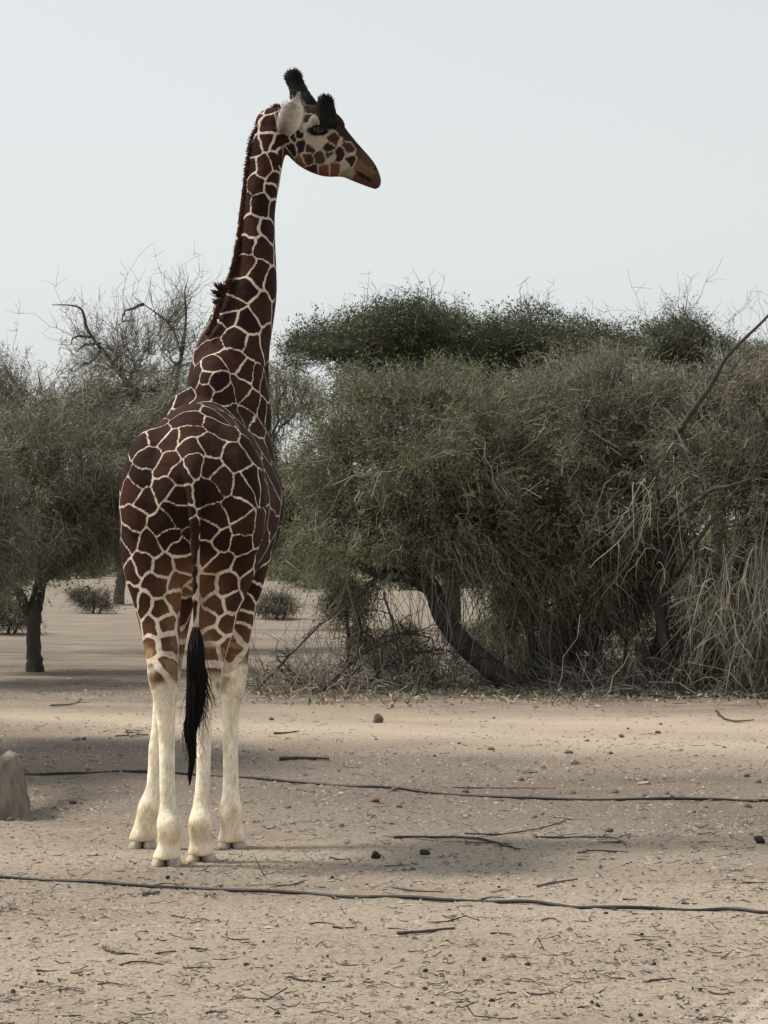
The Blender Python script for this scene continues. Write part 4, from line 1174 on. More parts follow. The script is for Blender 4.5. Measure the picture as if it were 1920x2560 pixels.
    tree('scrub_tree', 'dense brown twiggy thorn tree between the leaning tree and the pale-limbed tree', 'tree',
         [stem(d, [(1480, 1716, 0, .14), (1470, 1640, 0, .12), (1488, 1500, 0, .11), (1480, 1400, 0, .09), (1440, 1280, 0, .06), (1420, 1120, 0, .035)]),
          ([P(1488, 1490, d), P(1500, 1400, d), P(1470, 1340, d), P(1410, 1310, d)], [.08, .06, .045, .03]),
          ([P(1480, 1400, d), P(1540, 1260, d), P(1580, 1100, d)], [.07, .05, .03])],
         [L(1400, 1080, d, 200, 170, 2.0, 1.0), L(1520, 1180, d, 210, 200, 2.1, 1.1), L(1420, 1300, d - .3, 210, 150, 1.9, .9), L(1560, 950, d + .5, 170, 110, 1.8, .6), L(1400, 960, d + .4, 130, 90, 1.6, .4), L(1560, 1380, d - .2, 160, 120, 1.6, .6), L(1480, 1440, d - .3, 190, 110, 1.6, .5), L(1590, 1540, d, 170, 90, 1.4, .35), L(1340, 1480, d, 110, 110, 1.2, .3), L(1680, 1020, d + .5, 130, 130, 1.5, .5), L(1660, 1300, d + .2, 130, 180, 1.5, .5)],
         (46, 760, 6500, 19000), 84000, bark='bark_dark', twig='twig', leafm='leaf_dry', holes=0.35, droop=0.15, sag=.08, tw_len=.22, shell=2.2)
    tree('leafy_shrub', 'bright green feathery shrub low inside the brown scrub', 'shrub',
         [stem(37.0, [(1560, 1700, 0, .03), (1565, 1600, 0, .025), (1575, 1500, 0, .02), (1590, 1420, 0, .01)]), stem(37, [(1600, 1700, 0, .03), (1640, 1600, 0, .02), (1640, 1520, 0, .012)])],
         [L(1575, 1480, 37, 90, 85, .5, 1), L(1610, 1400, 37, 55, 70, .4, .5), L(1500, 1540, 37, 70, 50, .5, .5)], (10, 90, 800, 3200), 6500, bark='bark_dark', twig='twig_dark', leafm='leaf_green', holes=.5, tw_len=.16, leaf_size=.02)
    for k, (px, dd, w_, h_, lm, lab) in enumerate(((1420, 37.2, 105, 115, 'leaf_dry', 'low brown bramble between the curved trunk and the green feathery shrub'), (1700, 37.6, 105, 120, 'leaf_dry', 'low dense bramble at the foot of the pale-limbed tree'),
                                                   (1840, 36.4, 110, 110, 'leaf_olive', 'low grey-green bramble beneath the hanging dead twigs'), (1230, 39.5, 90, 95, 'leaf_olive', 'low olive bush in the shade behind the curved trunk'),
                                                   (1000, 40.0, 80, 70, 'leaf_dry', 'low dry bush standing behind the dead branches'), (2010, 36.8, 120, 150, 'leaf_dry', 'tall dry bramble beyond the hanging dead twigs'))):
        by = HZ + F * CH / dd
        tree('low_bramble', lab, 'shrub', [stem(dd, [(px, by, 0, .03), (px + 8, by - h_ * .7, 0, .025), (px - 10, by - h_ * 1.3, 0, .015)]), stem(dd, [(px + 30, by, 0, .025), (px + 50, by - h_ * .6, 0, .02), (px + 60, by - h_ * 1.1, 0, .01)]), stem(dd, [(px - 30, by, 0, .025), (px - 60, by - h_ * .6, 0, .02), (px - 55, by - h_, 0, .01)])],
             [L(px, by - h_ * .9, dd, w_, h_ * .85, .8, 1), L(px - w_ * .5, by - h_ * .5, dd, w_ * .6, h_ * .5, .6, .4), L(px + w_ * .5, by - h_ * .6, dd, w_ * .6, h_ * .6, .6, .4)],
             (14, 130, 1300, 4000), 11000, bark='bark_dark', twig='twig', leafm=lm, holes=.35, droop=.1, tw_len=.22)
    # T6: pale-limbed tree on the right with hanging dead twigs
    d = 35.0

    def cascades(gw, n2, n4):
        for cx, cy, wx, hh, num in ((1850, 1450, 70, 1.2, 60), (1900, 1390, 60, 1.5, 70), (1760, 1400, 70, 1.1, 24), (1970, 1330, 80, 1.7, 80), (1640, 1250, 60, .9, 14), (1690, 1140, 50, 1.0, 12), (1870, 1530, 70, .9, 60)):
            S = np.stack([P(cx + RNG.normal(0, wx * .6), cy + RNG.normal(0, 50), d - .6 + RNG.normal(0, .35)) for _ in range(num)])
            K = 9
            t = np.linspace(0, 1, K)[None, :, None]
            h = hh * RNG.uniform(.35, 1, num)[:, None, None]
            dx = RNG.normal(0, .22, (num, 1, 2)) - np.array([.12, 0])
            Pt = np.repeat(S[:, None], K, 1)
            Pt[:, :, :2] += dx * np.sqrt(t) * h * 0.9
            Pt[:, :, 2:] += (0.18 * np.sin(np.pi * np.minimum(t * 2.2, 1)) - t ** 1.3) * h
            Pt += np.cumsum(np.cumsum(RNG.normal(0, .022, Pt.shape), 1), 1) * np.array([1, 1, .6])
            Pt[:, :, 2] = np.maximum(Pt[:, :, 2], 0.04)
            gw.tubes(Pt, np.linspace(.0075, .003, K) * RNG.uniform(.7, 1.4, (num, 1)), 3, RNG.uniform(.45, 1, num))
            Q = twigs_from(Pt[:, 3:].reshape(-1, 3), num * 4, .28, 4, .6, .1, np.array([3, 35, 3.0]), -.4)
            Q[:, :, 2] = np.maximum(Q[:, :, 2], 0.03)
            gw.tubes(Q, np.linspace(.004, .002, 4), 3, RNG.uniform(.3, 1, num * 4))
    tree('pale_limbed_tree', 'pale-limbed tree with tangled grey dead twigs hanging to the ground in curtains', 'tree',
         [stem(d, [(1690, 1722, 0.4, .11), (1670, 1640, 0.4, .09), (1652, 1520, 0.4, .085), (1676, 1400, .4, .075), (1660, 1290, .2, .065), (1690, 1110, -.3, .055), (1708, 1062, -.7, .046), (1776, 965, -1.0, .034), (1822, 886, -1.1, .025), (1915, 795, -1.1, .018), (1990, 700, -1.3, .015)]),
          ([P(1660, 1318, d - .2), P(1720, 1270, d - 1.0), P(1780, 1225, d - 1.4), P(1830, 1213, d - 1.6), P(1890, 1180, d - 1.6), P(1960, 1040, d - 1.6)], [.034, .028, .025, .02, .014, .007]),
          ([P(1690, 1440, d), P(1760, 1330, d - 1.), P(1830, 1240, d - 1.5), P(1880, 1170, d - 1.6), P(1930, 1060, d - 1.6)], [.034, .026, .02, .014, .007]),
          ([P(1668, 1400, d), P(1655, 1290, d), P(1640, 1200, d - 1.), P(1660, 1150, d - 1.3), P(1690, 1110, d - 1.4), P(1720, 1160, d - 1.5), P(1735, 1290, d - 1.5)], [.03, .022, .018, .016, .015, .013, .007]),
          ([P(1695, 1080, d), P(1740, 1040, d - .1), P(1800, 960, d - .2), P(1850, 900, d - .2)], [.03, .022, .016, .008]),
          ([P(1720, 1500, d), P(1800, 1420, d - .3), P(1850, 1380, d - .5), P(1930, 1330, d - .6), P(2050, 1300, d - .6)], [.05, .04, .035, .028, .02])],
         [L(1800, 1100, d + .4, 190, 200, 1.8, .8), L(1700, 1200, d + .3, 150, 180, 1.6, .6), L(1890, 1300, d, 170, 190, 1.7, 1.0), L(1850, 940, d + .5, 140, 90, 1.4, .35), L(1800, 1500, d + .2, 150, 120, 1.4, .5), L(2040, 1200, d, 180, 230, 1.8, .8), L(1900, 1600, d, 180, 80, 1.2, .35)],
         (44, 560, 4800, 15000), 60000, bark='bark_dark', twig='twig', leafm='leaf_dry', holes=0.4, droop=0.15, sag=.1, tw_len=.22, extra=cascades)
    # T7: more dark canopy behind on the right
    d = 54.0
    tree('thorn_tree', 'green thorn tree behind the pale-limbed tree with upright bare shoots on top', 'tree',
         [stem(d, [(1800, 1600, 0, .2), (1800, 1400, 0, .17), (1790, 1200, 0, .14), (1770, 1020, 0, .10), (1740, 920, 0, .06)]),
          ([P(1795, 1150, d), P(1860, 1020, d), P(1920, 930, d)], [.1, .07, .04])],
         [L(1560, 880, d, 130, 60, 2.0, .5), L(1690, 860, d, 150, 60, 2.0, .8), L(1850, 910, d, 150, 70, 2.0, .8), L(1860, 1050, d, 150, 120, 2.0, .8), L(2020, 960, d, 130, 120, 2.0, .6), L(1700, 1000, d, 150, 100, 2.0, .6)],
         (34, 340, 3800, 9000), 56000, bark='bark_dark', twig='twig_dark', leafm='leaf_dark', holes=0.4, droop=0, lift=.2, spikes=70, spike_len=.9, tw_len=.3, tw_r=.004, leaf_size=.03)
    # T7b: brown thicket filling the depth behind the leaning tree
    d = 45.0
    tree('thorn_tree', 'tall brown thorn tree half hidden behind the leaning tree and below the umbrella crown', 'tree',
         [stem(d, [(1250, 1650, 0, .2), (1255, 1500, 0, .17), (1240, 1330, 0, .14), (1200, 1150, 0, .10), (1150, 1000, 0, .06)]),
          ([P(1240, 1330, d), P(1350, 1180, d), P(1450, 1050, d)], [.1, .07, .04])],
         [L(1150, 1080, d, 200, 150, 2.2, 1.0), L(1330, 1060, d, 180, 160, 2.2, 1.0), L(1250, 1280, d, 230, 150, 2.2, 1.0), L(1450, 1230, d, 180, 170, 2.0, .8), L(1000, 1180, d, 150, 150, 2.0, .7), L(1650, 1150, d, 160, 200, 2.0, .8), L(1680, 1350, d, 150, 150, 1.8, .6), L(1560, 1480, d, 200, 130, 1.8, .6)],
         (44, 460, 4600, 11000), 66000, bark='bark_dark', twig='twig', leafm='leaf_olive', holes=0.3, droop=.1, tw_len=.26, tw_r=.004, leaf_size=.03)
    # T8: hazy bush between the giraffe and the leaning tree, further back
    d = 62.0
    tree('thorn_tree', 'loose olive thorn tree standing in the gap right of the giraffe', 'tree',
         [stem(d, [(590, 1570, 0, .2), (600, 1460, 0, .17), (660, 1330, 0, .14), (690, 1200, 0, .10), (680, 1100, 0, .06)]),
          ([P(660, 1330, d), P(770, 1240, d), P(830, 1120, d)], [.1, .07, .04])],
         [L(690, 1230, d, 130, 140, 2.6, 1.0), L(810, 1250, d, 140, 150, 2.6, 1.0), L(700, 1030, d, 100, 70, 2.0, .18), L(800, 990, d, 90, 60, 2.0, .14), L(700, 930, d, 90, 50, 2.0, .2), L(720, 1370, d, 140, 60, 2.2, .5), L(600, 1250, d, 100, 140, 2.2, .6)],
         (34, 320, 3400, 9000), 50000, bark='bark_dark', twig='twig', leafm='leaf_olive', holes=0.45, droop=.2, tw_len=.36, tw_r=.005, leaf_size=.03)
    # T9: the tree whose root flare shows at the left edge; it shades the ground behind the giraffe's legs
    d = 19.3
    tree('shade_tree', 'grey-barked thorn tree with a flared root at the left edge, shading the ground', 'tree',
         [stem(d, [(-22, 1966, 0, .33), (-28, 1940, 0, .255), (-48, 1890, .05, .19), (-85, 1800, .3, .16), (-150, 1600, 1.0, .14), (-220, 1400, 1.8, .12), (-290, 1250, 2.6, .09)]),
          ([P(-180, 1500, d + 1.6), P(-300, 1250, d + 2.6), P(-400, 1100, d + 3.2)], [.09, .06, .03]),
          ],
         [(np.array([-5.2, 25.2, 2.9]), np.array([1.05, 2.6, 1.1]), 1.6), (np.array([-5.4, 23.4, 3.0]), np.array([1.1, 1.6, 1.0]), 1.0), (np.array([-5.7, 24.8, 4.8]), np.array([1.1, 1.5, .7]), .5)],
         (24, 320, 3000, 8000), 100000, bark='bark_pale', twig='twig', leafm='leaf_olive', holes=.0, droop=.4, leaf_size=.062, bow=.12)
    # beyond the right edge, for whoever steps aside
    d = 40.0
    tree('scrub_tree', 'scrubby thorn tree further right beyond the pale-limbed tree', 'tree',
         [stem(d, [(2250, 1690, 0, .17), (2260, 1500, 0, .14), (2230, 1300, 0, .10), (2240, 1100, 0, .06)])],
         [L(2240, 1150, d, 230, 200, 2.0, 1), L(2330, 1350, d, 200, 170, 1.8, .7), L(2150, 1380, d, 150, 130, 1.6, .5)],
         (16, 140, 1200, 4000), 9000, bark='bark_dark', twig='twig', leafm='leaf_olive', holes=.4, droop=.4)
    for px, dd, w_, h_, nl, lab in ((232, 76.0, 60, 42, 400, 'bare dead brush on the pale ground between the two left trunks'), (20, 58.0, 90, 60, 1500, 'sparse dead bush behind the foot of the drooping tree'), (690, 70.0, 60, 40, 900, 'sparse dry bush on the pale ground seen right of the giraffe haunch')):
        by = HZ + F * CH / dd
        tree('dry_bush', lab, 'shrub', [stem(dd, [(px, by, 0, .035), (px + 4, by - h_ * .7, 0, .03), (px - 8, by - h_ * 1.3, 0, .02)]), stem(dd, [(px + 12, by, 0, .03), (px + 30, by - h_ * .6, 0, .025), (px + 44, by - h_, 0, .012)])],
             [L(px, by - h_ * .8, dd, w_, h_ * .8, 1.2, 1)], (14, 90, 500, 1200), nl, bark='bark_dark', twig='twig_dark', leafm='leaf_dry', holes=.4, droop=0, tw_len=.35, tw_r=.007, leaf_size=.04)
    # small far shrubs on the open ground
    for k, (px, py, w_, h_) in enumerate(((40, 1462, 90, 60), (190, 1450, 80, 40), (255, 1436, 60, 36), (640, 1442, 70, 36), (700, 1452, 60, 30), (760, 1470, 60, 40), (820, 1480, 70, 45), (1010, 1475, 90, 40), (1180, 1470, 90, 45), (1420, 1480, 120, 60), (1650, 1490, 120, 60))):
        g0 = G(px, py); d_ = g0[1]
        tree('far_shrub', 'small dusty shrub far off on the open sand beyond the trees', 'shrub', [stem(d_, [(px, py, 0, .05), (px + 2, py - h_ * .5, 0, .04), (px - 4, py - h_ * .9, 0, .02)])],
             [L(px, py - h_ * .75, d_, w_, h_ * .7, w_ / F * d_ * .8, 1)], (6, 30, 160, 500), 2200, bark='bark_dark', twig='twig', leafm='leaf_olive', group='far shrubs on the open sand', tw_len=.5, tw_r=.009, leaf_size=.07, holes=.3)
    # far scrub along the horizon
    far = Geo(); fl = Geo()
    n = 260
    X = RNG.uniform(-75, 75, n); Y = RNG.uniform(150, 230, n)
    for x, y in zip(X, Y):
        c = np.array([x, y, gz(x, y) + 1.2]); r = np.array([RNG.uniform(2, 4), RNG.uniform(2, 4), RNG.uniform(1.4, 3.2)])
        p = in_lobes(170, [(c, r, 1)], 2.5)
        a = RNG.normal(size=(len(p), 3)) * .22; b = RNG.normal(size=(len(p), 3)) * .22
        fl.add(np.stack([p - a, p + b * 1.3, p + a], 1).reshape(-1, 3), None, np.arange(len(p) * 3).reshape(-1, 3), np.repeat(RNG.uniform(0, 1, len(p)), 3))
    o = add_obj('distant_scrub', fl.mesh('distant_scrub', smooth=False), M['leaf_olive'])
    tag(o, 'far belt of dusty olive scrub along the horizon', 'scrub', kind='stuff')


build_trees()


# ------------------------------------------------------------------ things lying on the ground
M['crumb'] = tint_mat('soil_crumb', [(0.0, (0.09, 0.074, 0.062)), (0.12, (0.19, 0.155, 0.125)), (0.5, (0.33, 0.275, 0.22)), (0.95, (0.44, 0.375, 0.305))], 0.95, 0, (0.5, None))
M['litter'] = tint_mat('dark_litter', [(0.1, (0.03, 0.026, 0.024)), (0.6, (0.075, 0.06, 0.05)), (0.95, (0.20, 0.165, 0.13))], 0.9)
M['pale_litter'] = tint_mat('pale_litter', [(0.1, (0.16, 0.13, 0.09)), (0.5, (0.30, 0.25, 0.18)), (0.95, (0.50, 0.43, 0.32))], 0.9)
M['stone'] = bark_mat('pale_stone', (0.30, 0.25, 0.20), (0.55, 0.48, 0.40), 20, 0.4)
M['clod'] = bark_mat('earth_clod', (0.13, 0.095, 0.07), (0.27, 0.20, 0.15), 25, 0.8)
M['dung'] = bark_mat('dark_dung', (0.018, 0.016, 0.016), (0.05, 0.043, 0.04), 40, 0.8)

m, nt, b = mat_new('black_pipe')
b.inputs['Roughness'].default_value = 0.55
g_ = N_(nt, 'ShaderNodeNewGeometry'); n_ = N_(nt, 'ShaderNodeTexNoise', Scale=5.0, Detail=5.0, Roughness=0.7)
nt.links.new(g_.outputs['Position'], n_.inputs['Vector'])
r_ = ramp(nt, n_.outputs[0], [(0.45, (0.012, 0.012, 0.013)), (0.62, (0.03, 0.028, 0.027)), (0.80, (0.12, 0.10, 0.08))])
nt.links.new(r_.outputs[0], b.inputs['Base Color'])
M['pipe'] = m


def visible_points(n, d0, d1, power=2.0, margin=1.1):
    """random ground points inside the view, denser near"""
    u = RNG.uniform(0, 1, n)
    d = (d0 ** (1 - power) + u * (d1 ** (1 - power) - d0 ** (1 - power))) ** (1 / (1 - power)) if power != 1 else d0 * (d1 / d0) ** u
    x = RNG.uniform(-0.15, 0.15, n) * margin * d
    return x, d


def scatter_crumbs():
    n = 84000
    x, y = visible_points(n, 9.2, 42, 1.6)
    dens = 0.45 + 0.55 * sstep(-0.5, 0.6, wav(x * 0.5, y, 3.2, 8) + 0.4 * wav(x, y, 0.8, 2))
    track = sstep(27.0, 28.5, y + 0.3 * x) * (1 - sstep(31, 33, y + 0.3 * x))
    keep = RNG.uniform(0, 1, n) < dens * (1 - 0.8 * track)
    x, y = x[keep], y[keep]; n = len(x)
    z = ground_z(x, y)
    s = np.exp(RNG.normal(math.log(0.0048), 0.5, n)) * (0.75 + y / 45.0)
    s = np.minimum(s, 0.016 + 0.0003 * y)
    base = np.array([[1, 0, 0], [0, 1, 0], [-1, 0, 0], [0, -1, 0], [0, 0, 0.85], [0, 0, -0.8]], float)
    V = base[None] * (1 + RNG.normal(0, 0.28, (n, 6, 1))) + RNG.normal(0, 0.14, (n, 6, 3))
    a = RNG.uniform(0, 6.28, n); c, si = np.cos(a)[:, None], np.sin(a)[:, None]
    V = np.stack([V[..., 0] * c - V[..., 1] * si, V[..., 0] * si + V[..., 1] * c, V[..., 2]], -1)
    V = V * s[:, None, None] * np.stack([RNG.uniform(.8, 1.6, n), RNG.uniform(.8, 1.4, n), RNG.uniform(.5, 1, n)], 1)[:, None]
    V = V + np.stack([x, y, z + s * 0.05], 1)[:, None]
    f = np.array([[0, 1, 4], [1, 2, 4], [2, 3, 4], [3, 0, 4]])
    V = V[:, :5]
    T = (np.arange(n)[:, None, None] * 5 + f[None]).reshape(-1, 3)
    g = Geo(); tint = RNG.uniform(0.15, 1.0, n); tint[RNG.uniform(0, 1, n) < 0.22] = RNG.uniform(-.25, .1)
    g.add(V.reshape(-1, 3), None, T, np.repeat(tint, 5))
    o = add_obj('soil_crumbs', g.mesh('soil_crumbs', smooth=False), M['crumb'])
    tag(o, 'small crumbs of dry earth and grit strewn over the ground', 'gravel', kind='stuff')
    # short bits of dark plant litter
    n = 5200
    x, y = visible_points(n, 9.2, 38, 1.7)
    keep = RNG.uniform(0, 1, n) < 0.35 + 0.65 * sstep(-0.2, 0.7, wav(x * 0.5, y, 2.3, 4))
    x, y = x[keep], y[keep]; n = len(x)
    L_ = np.exp(RNG.normal(math.log(0.045), 0.6, n)); a = RNG.uniform(0, 6.28, n)
    d = np.stack([np.cos(a), np.sin(a), RNG.normal(0, .18, n)], 1) * L_[:, None]
    t = np.linspace(-.5, .5, 4)[None, :, None]
    Pt = np.stack([x, y, ground_z(x, y) + 0.007], 1)[:, None] + d[:, None] * t + RNG.normal(0, .10, (n, 4, 3)) * L_[:, None, None]
    Pt[:, :, 2] = np.maximum(Pt[:, :, 2], ground_z(Pt[:, :, 0], Pt[:, :, 1]) + 0.003)
    g = Geo(); g.tubes(Pt, RNG.uniform(.0016, .0042, (n, 1)) * np.linspace(1, .6, 4), 3, RNG.uniform(0, 1, n))
    o = add_obj('plant_litter', g.mesh('plant_litter'), M['litter'])
    tag(o, 'short broken bits of dark twig scattered over the sand', 'litter', kind='stuff')
    # fallen leaves and thin dead twigs under the trees
    g = Geo(); n = 9000
    px = np.concatenate([RNG.uniform(620, 1500, 4000), RNG.uniform(1250, 1980, 5000)])
    y = np.concatenate([RNG.normal(36, 1.8, 4000), RNG.normal(36.2, 1.6, 5000)])
    x = (px - 960) / F * y
    p = np.stack([x, y, ground_z(x, y) + RNG.uniform(0.005, .05, n)], 1)
    leaves(g, p, 0.035, n)
    o = add_obj('leaf_litter', g.mesh('leaf_litter', smooth=False), M['pale_litter'])
    tag(o, 'pale fallen leaf litter lying under the thorn trees', 'litter', kind='stuff')
    g = Geo(); n = 2100
    px = np.concatenate([RNG.uniform(640, 1300, 800), RNG.uniform(1250, 1990, 1300)])
    y = np.concatenate([RNG.normal(36, 1.0, 800), RNG.normal(36.3, 1.1, 1300)])
    y = np.where((px > 1060) & (px < 1370), np.maximum(y, 36.6 + RNG.uniform(0, 1.2, n)), y)
    x = (px - 960) / F * y
    S = np.stack([x, y, ground_z(x, y) + np.abs(RNG.normal(0, .10, n))], 1)
    Pt = twigs_from(S, n, .8, 6, .3, 0, np.zeros(3), .25)
    Pt += np.cumsum(RNG.normal(0, .03, Pt.shape), 1)
    Pt[:, :, 2] = np.maximum(np.abs(Pt[:, :, 2]), ground_z(Pt[:, :, 0], Pt[:, :, 1]) + .008)
    g.tubes(Pt, np.linspace(.008, .003, 6) * RNG.uniform(.6, 1.3, (n, 1)), 3, RNG.uniform(0, 1, n))
    o = add_obj('dead_brush', g.mesh('dead_brush'), M['twig'])
    tag(o, 'tangle of thin dead twigs heaped under the thorn trees', 'brush', kind='stuff')


def pipe(label, rows, r=0.0112):
    """black irrigation pipe along pixels on the ground"""
    pts = np.array([G(px, py) for px, py in rows])
    c = catmull(pts, 14)
    k = np.arange(len(c))
    c[:, 0] += 0.006 * np.sin(k * 0.9) ; c[:, 1] += 0.012 * np.sin(k * 0.37 + 1)
    c[:, 2] = ground_z(c[:, 0], c[:, 1]) + r * (0.75 + 0.55 * np.sin(k * 0.23 + rows[0][1]))
    o_ = c[len(c) // 2].copy()
    g = Geo(); g.tubes((c - o_)[None], np.full(len(c), r), 8)
    o = add_obj('irrigation_pipe', g.mesh('irrigation_pipe'), M['pipe'], loc=o_)
    tag(o, label, 'pipe', 'black irrigation pipes laid over the ground')


def stick(label, rows, r, mat, side=0, group='dry sticks lying on the ground', name='stick', lift=0.0):
    """a stick lying along pixels on the ground, with short side twigs"""
    pts = np.array([G(px, py) for px, py in rows])
    c = catmull(pts, 5)
    c[:, :2] += RNG.normal(0, r * 0.8, (len(c), 2))
    c[:, 2] = ground_z(c[:, 0], c[:, 1]) + r * 1.0 + lift * np.abs(np.sin(np.linspace(0, 3.1, len(c)) + .4))
    o_ = c[0].copy()
    g = Geo()
    rad = np.linspace(1.0, 0.45, len(c)) * r * (1 + RNG.normal(0, .08, len(c)))
    g.tubes((c - o_)[None], rad[None], 6, np.array([RNG.uniform(.1, .6)]))
    if side:
        Q = twigs_from(c - o_, side, np.linalg.norm(c[-1] - c[0]) * 0.28, 5, 0.2, 0, np.zeros(3), .1)
        zz = ground_z(Q[:, :, 0] + o_[0], Q[:, :, 1] + o_[1]) - o_[2]
        Q[:, :, 2] = np.maximum(zz + (Q[:, :, 2] - zz) * 0.3, zz + 0.004)
        g.tubes(Q, np.linspace(r * .5, r * .2, 5), 4, RNG.uniform(0, .7, side))
    o = add_obj(name, g.mesh(name), M[mat], loc=o_)
    tag(o, label, 'stick', group)
    return o


def lump_mesh(name, seed, mat, rough=0.22):
    rg = np.random.default_rng(seed)
    V, q, t = ellipsoid((0, 0, 0), (1, 0, 0), (0, 1, 0), (0, 0, 1), 9, 6)
    V = V * (1 + rg.normal(0, rough * 0.5, (len(V), 1))) + 0.12 * np.sin(V[:, [1, 2, 0]] * 3 + rg.uniform(0, 6, 3))
    g = Geo(); g.add(V, q, t)
    me = g.mesh(name, smooth=False)
    me.materials.append(mat)
    return me


def build_details():
    scatter_crumbs()
    pipe('black irrigation pipe lying just in front of the giraffe hooves', [(-160, 2186), (0, 2197), (150, 2204), (330, 2216), (520, 2226), (760, 2238), (960, 2246), (1130, 2254), (1260, 2257), (1400, 2267), (1500, 2273), (1660, 2276), (1800, 2278), (1920, 2284), (2100, 2294)])
    pipe('black irrigation pipe running off to the right from behind the giraffe legs', [(-200, 1925), (60, 1938), (190, 1936), (300, 1930), (450, 1936), (600, 1945), (760, 1960), (900, 1968), (1060, 1982), (1240, 1994), (1400, 2001), (1600, 2001), (1800, 2002), (1920, 2004), (2150, 2006)], .0125)
    pipe('black irrigation pipe along the foot of the scrub under the trees', [(840, 1712), (960, 1716), (1060, 1722), (1200, 1722), (1330, 1728), (1440, 1730), (1520, 1728), (1600, 1740), (1690, 1747), (1800, 1744), (1920, 1748), (2150, 1752)], .016)

    # sticks the photograph shows singly
    stick('thick straight charred stick lying alone on open sand', [(1000, 2338), (1060, 2333), (1142, 2325)], .011, 'litter')
    stick('thin dark stick on the sand close above the front pipe', [(1345, 2218), (1390, 2208), (1448, 2199)], .007, 'litter')
    stick('long grey branch with a frayed end lying beyond the front pipe', [(985, 2096), (1100, 2096), (1180, 2098), (1230, 2106), (1300, 2126)], .010, 'litter', 10)
    stick('thin grey branch crossing the frayed branch on the sand', [(1160, 2086), (1240, 2088), (1310, 2080), (1370, 2068), (1430, 2050)], .007, 'litter', 5)
    stick('slender hooked branch with a clump of debris at its thick end', [(1340, 2095), (1420, 2096), (1520, 2096), (1545, 2102), (1562, 2116)], .008, 'litter', 7)
    stick('short grey twig lying below the hooked branch', [(1445, 2134), (1490, 2128), (1570, 2132)], .006, 'litter', 3)
    stick('curved dark stick on the pale track below the far pipe', [(1792, 1779), (1806, 1796), (1840, 1806), (1885, 1802)], .014, 'bark_dark')
    stick('brown stick behind the hind leg in the shaded soil', [(688, 1836), (720, 1834), (750, 1830)], .012, 'bark_dark')
    stick('dark log-like stick lying in the shade beyond the middle pipe', [(690, 1902), (740, 1900), (780, 1900), (826, 1902)], .020, 'bark_dark', 3)
    stick('thin straight stick on the sand just above the middle pipe', [(1130, 1970), (1250, 1972), (1392, 1972)], .006, 'litter', 2)
    stick('dark crooked twig with side shoots below the giraffe', [(255, 2368), (285, 2384), (350, 2388)], .006, 'litter', 6)
    stick('bent dark twig lying under the crooked twig', [(305, 2414), (350, 2406), (410, 2414)], .006, 'litter', 2)
    stick('broken twig in small pieces left of the dung pellet', [(390, 2386), (420, 2382), (440, 2380)], .005, 'litter', 3)
    stick('knotted twig with little thorns on open sand', [(475, 2372), (500, 2374), (535, 2380)], .005, 'litter', 5)
    stick('straight thin twig on open sand below the knotted twig', [(460, 2422), (510, 2420), (540, 2421)], .004, 'litter', 1)
    stick('small dead twig cluster near the bottom of the sand', [(725, 2445), (750, 2452), (780, 2456)], .006, 'litter', 8)
    stick('flat piece of bark lying on the sand below the front pipe', [(360, 2240), (380, 2238), (398, 2234)], .012, 'bark')
    stick('twiggy debris heap lying just above the front pipe', [(690, 2218), (730, 2214), (765, 2204)], .007, 'litter', 14)
    stick('thin grey twig lying along the front pipe', [(980, 2222), (1040, 2230), (1110, 2232)], .006, 'litter', 3)
    stick('tangled twig on the sand right of the charred stick', [(1075, 2308), (1120, 2306), (1150, 2298)], .005, 'litter', 8)
    stick('upright crooked twig in the shade beside the left hoof line', [(316, 1826), (320, 1838), (332, 1846)], .008, 'bark_dark', 6)
    stick('dark dead branch on the pale track left of the giraffe', [(290, 1842), (330, 1840), (372, 1838)], .009, 'bark_dark', 3)
    stick('pale bent stick on the bright track left of the giraffe', [(130, 1766), (180, 1762), (206, 1748)], .014, 'bark_pale', 1)
    lab = 'small dry twig lying on the open sand'
    for _ in range(46):
        px, py = RNG.uniform(20, 1900), RNG.uniform(2020, 2550)
        if 300 < px < 640 and py < 2200: continue
        a = RNG.uniform(-.25, .25) ; ln = RNG.uniform(22, 70)
        stick(lab, [(px, py), (px + ln * .5, py + RNG.normal(0, 4)), (px + ln, py + a * ln * .4)], RNG.uniform(.003, .006), 'litter', int(RNG.integers(0, 4)), 'small dry twigs on the sand', name='twig')

    # stones, clods and dung
    dung = [lump_mesh('dung_pellet', 40 + i, M['dung']) for i in range(3)]
    stones = [lump_mesh('stone', 60 + i, M['stone'], .3) for i in range(4)]
    clods = [lump_mesh('clod', 80 + i, M['clod'], .4) for i in range(4)]

    def lump(name, label, cat, group, me, px, py, s, flat=.7, rot=None):
        p = G(px, py)
        o = add_obj(name, me, loc=(p[0], p[1], p[2] + s * flat * .55))
        o.scale = (s * RNG.uniform(.9, 1.25), s * RNG.uniform(.85, 1.15), s * flat)
        o.rotation_euler = (RNG.normal(0, .15), RNG.normal(0, .15), RNG.uniform(0, 6.28))
        tag(o, label, cat, group)
    lump('clod', 'brown lump of earth standing alone on the bright track', 'clod', None, clods[0], 946, 1806, .062, .9)
    lump('dung_lump', 'dark ball of dung on the sand right of the hooves', 'dung', None, dung[0], 940, 2146, .033, .85)
    lump('dung_lump', 'flattened brown dung lump beside the dark ball', 'dung', None, dung[1], 1062, 2136, .036, .6)
    lump('dung_lump', 'dark dung ball lying between the two pipes far to the right', 'dung', None, dung[2], 1900, 2108, .036, .85)
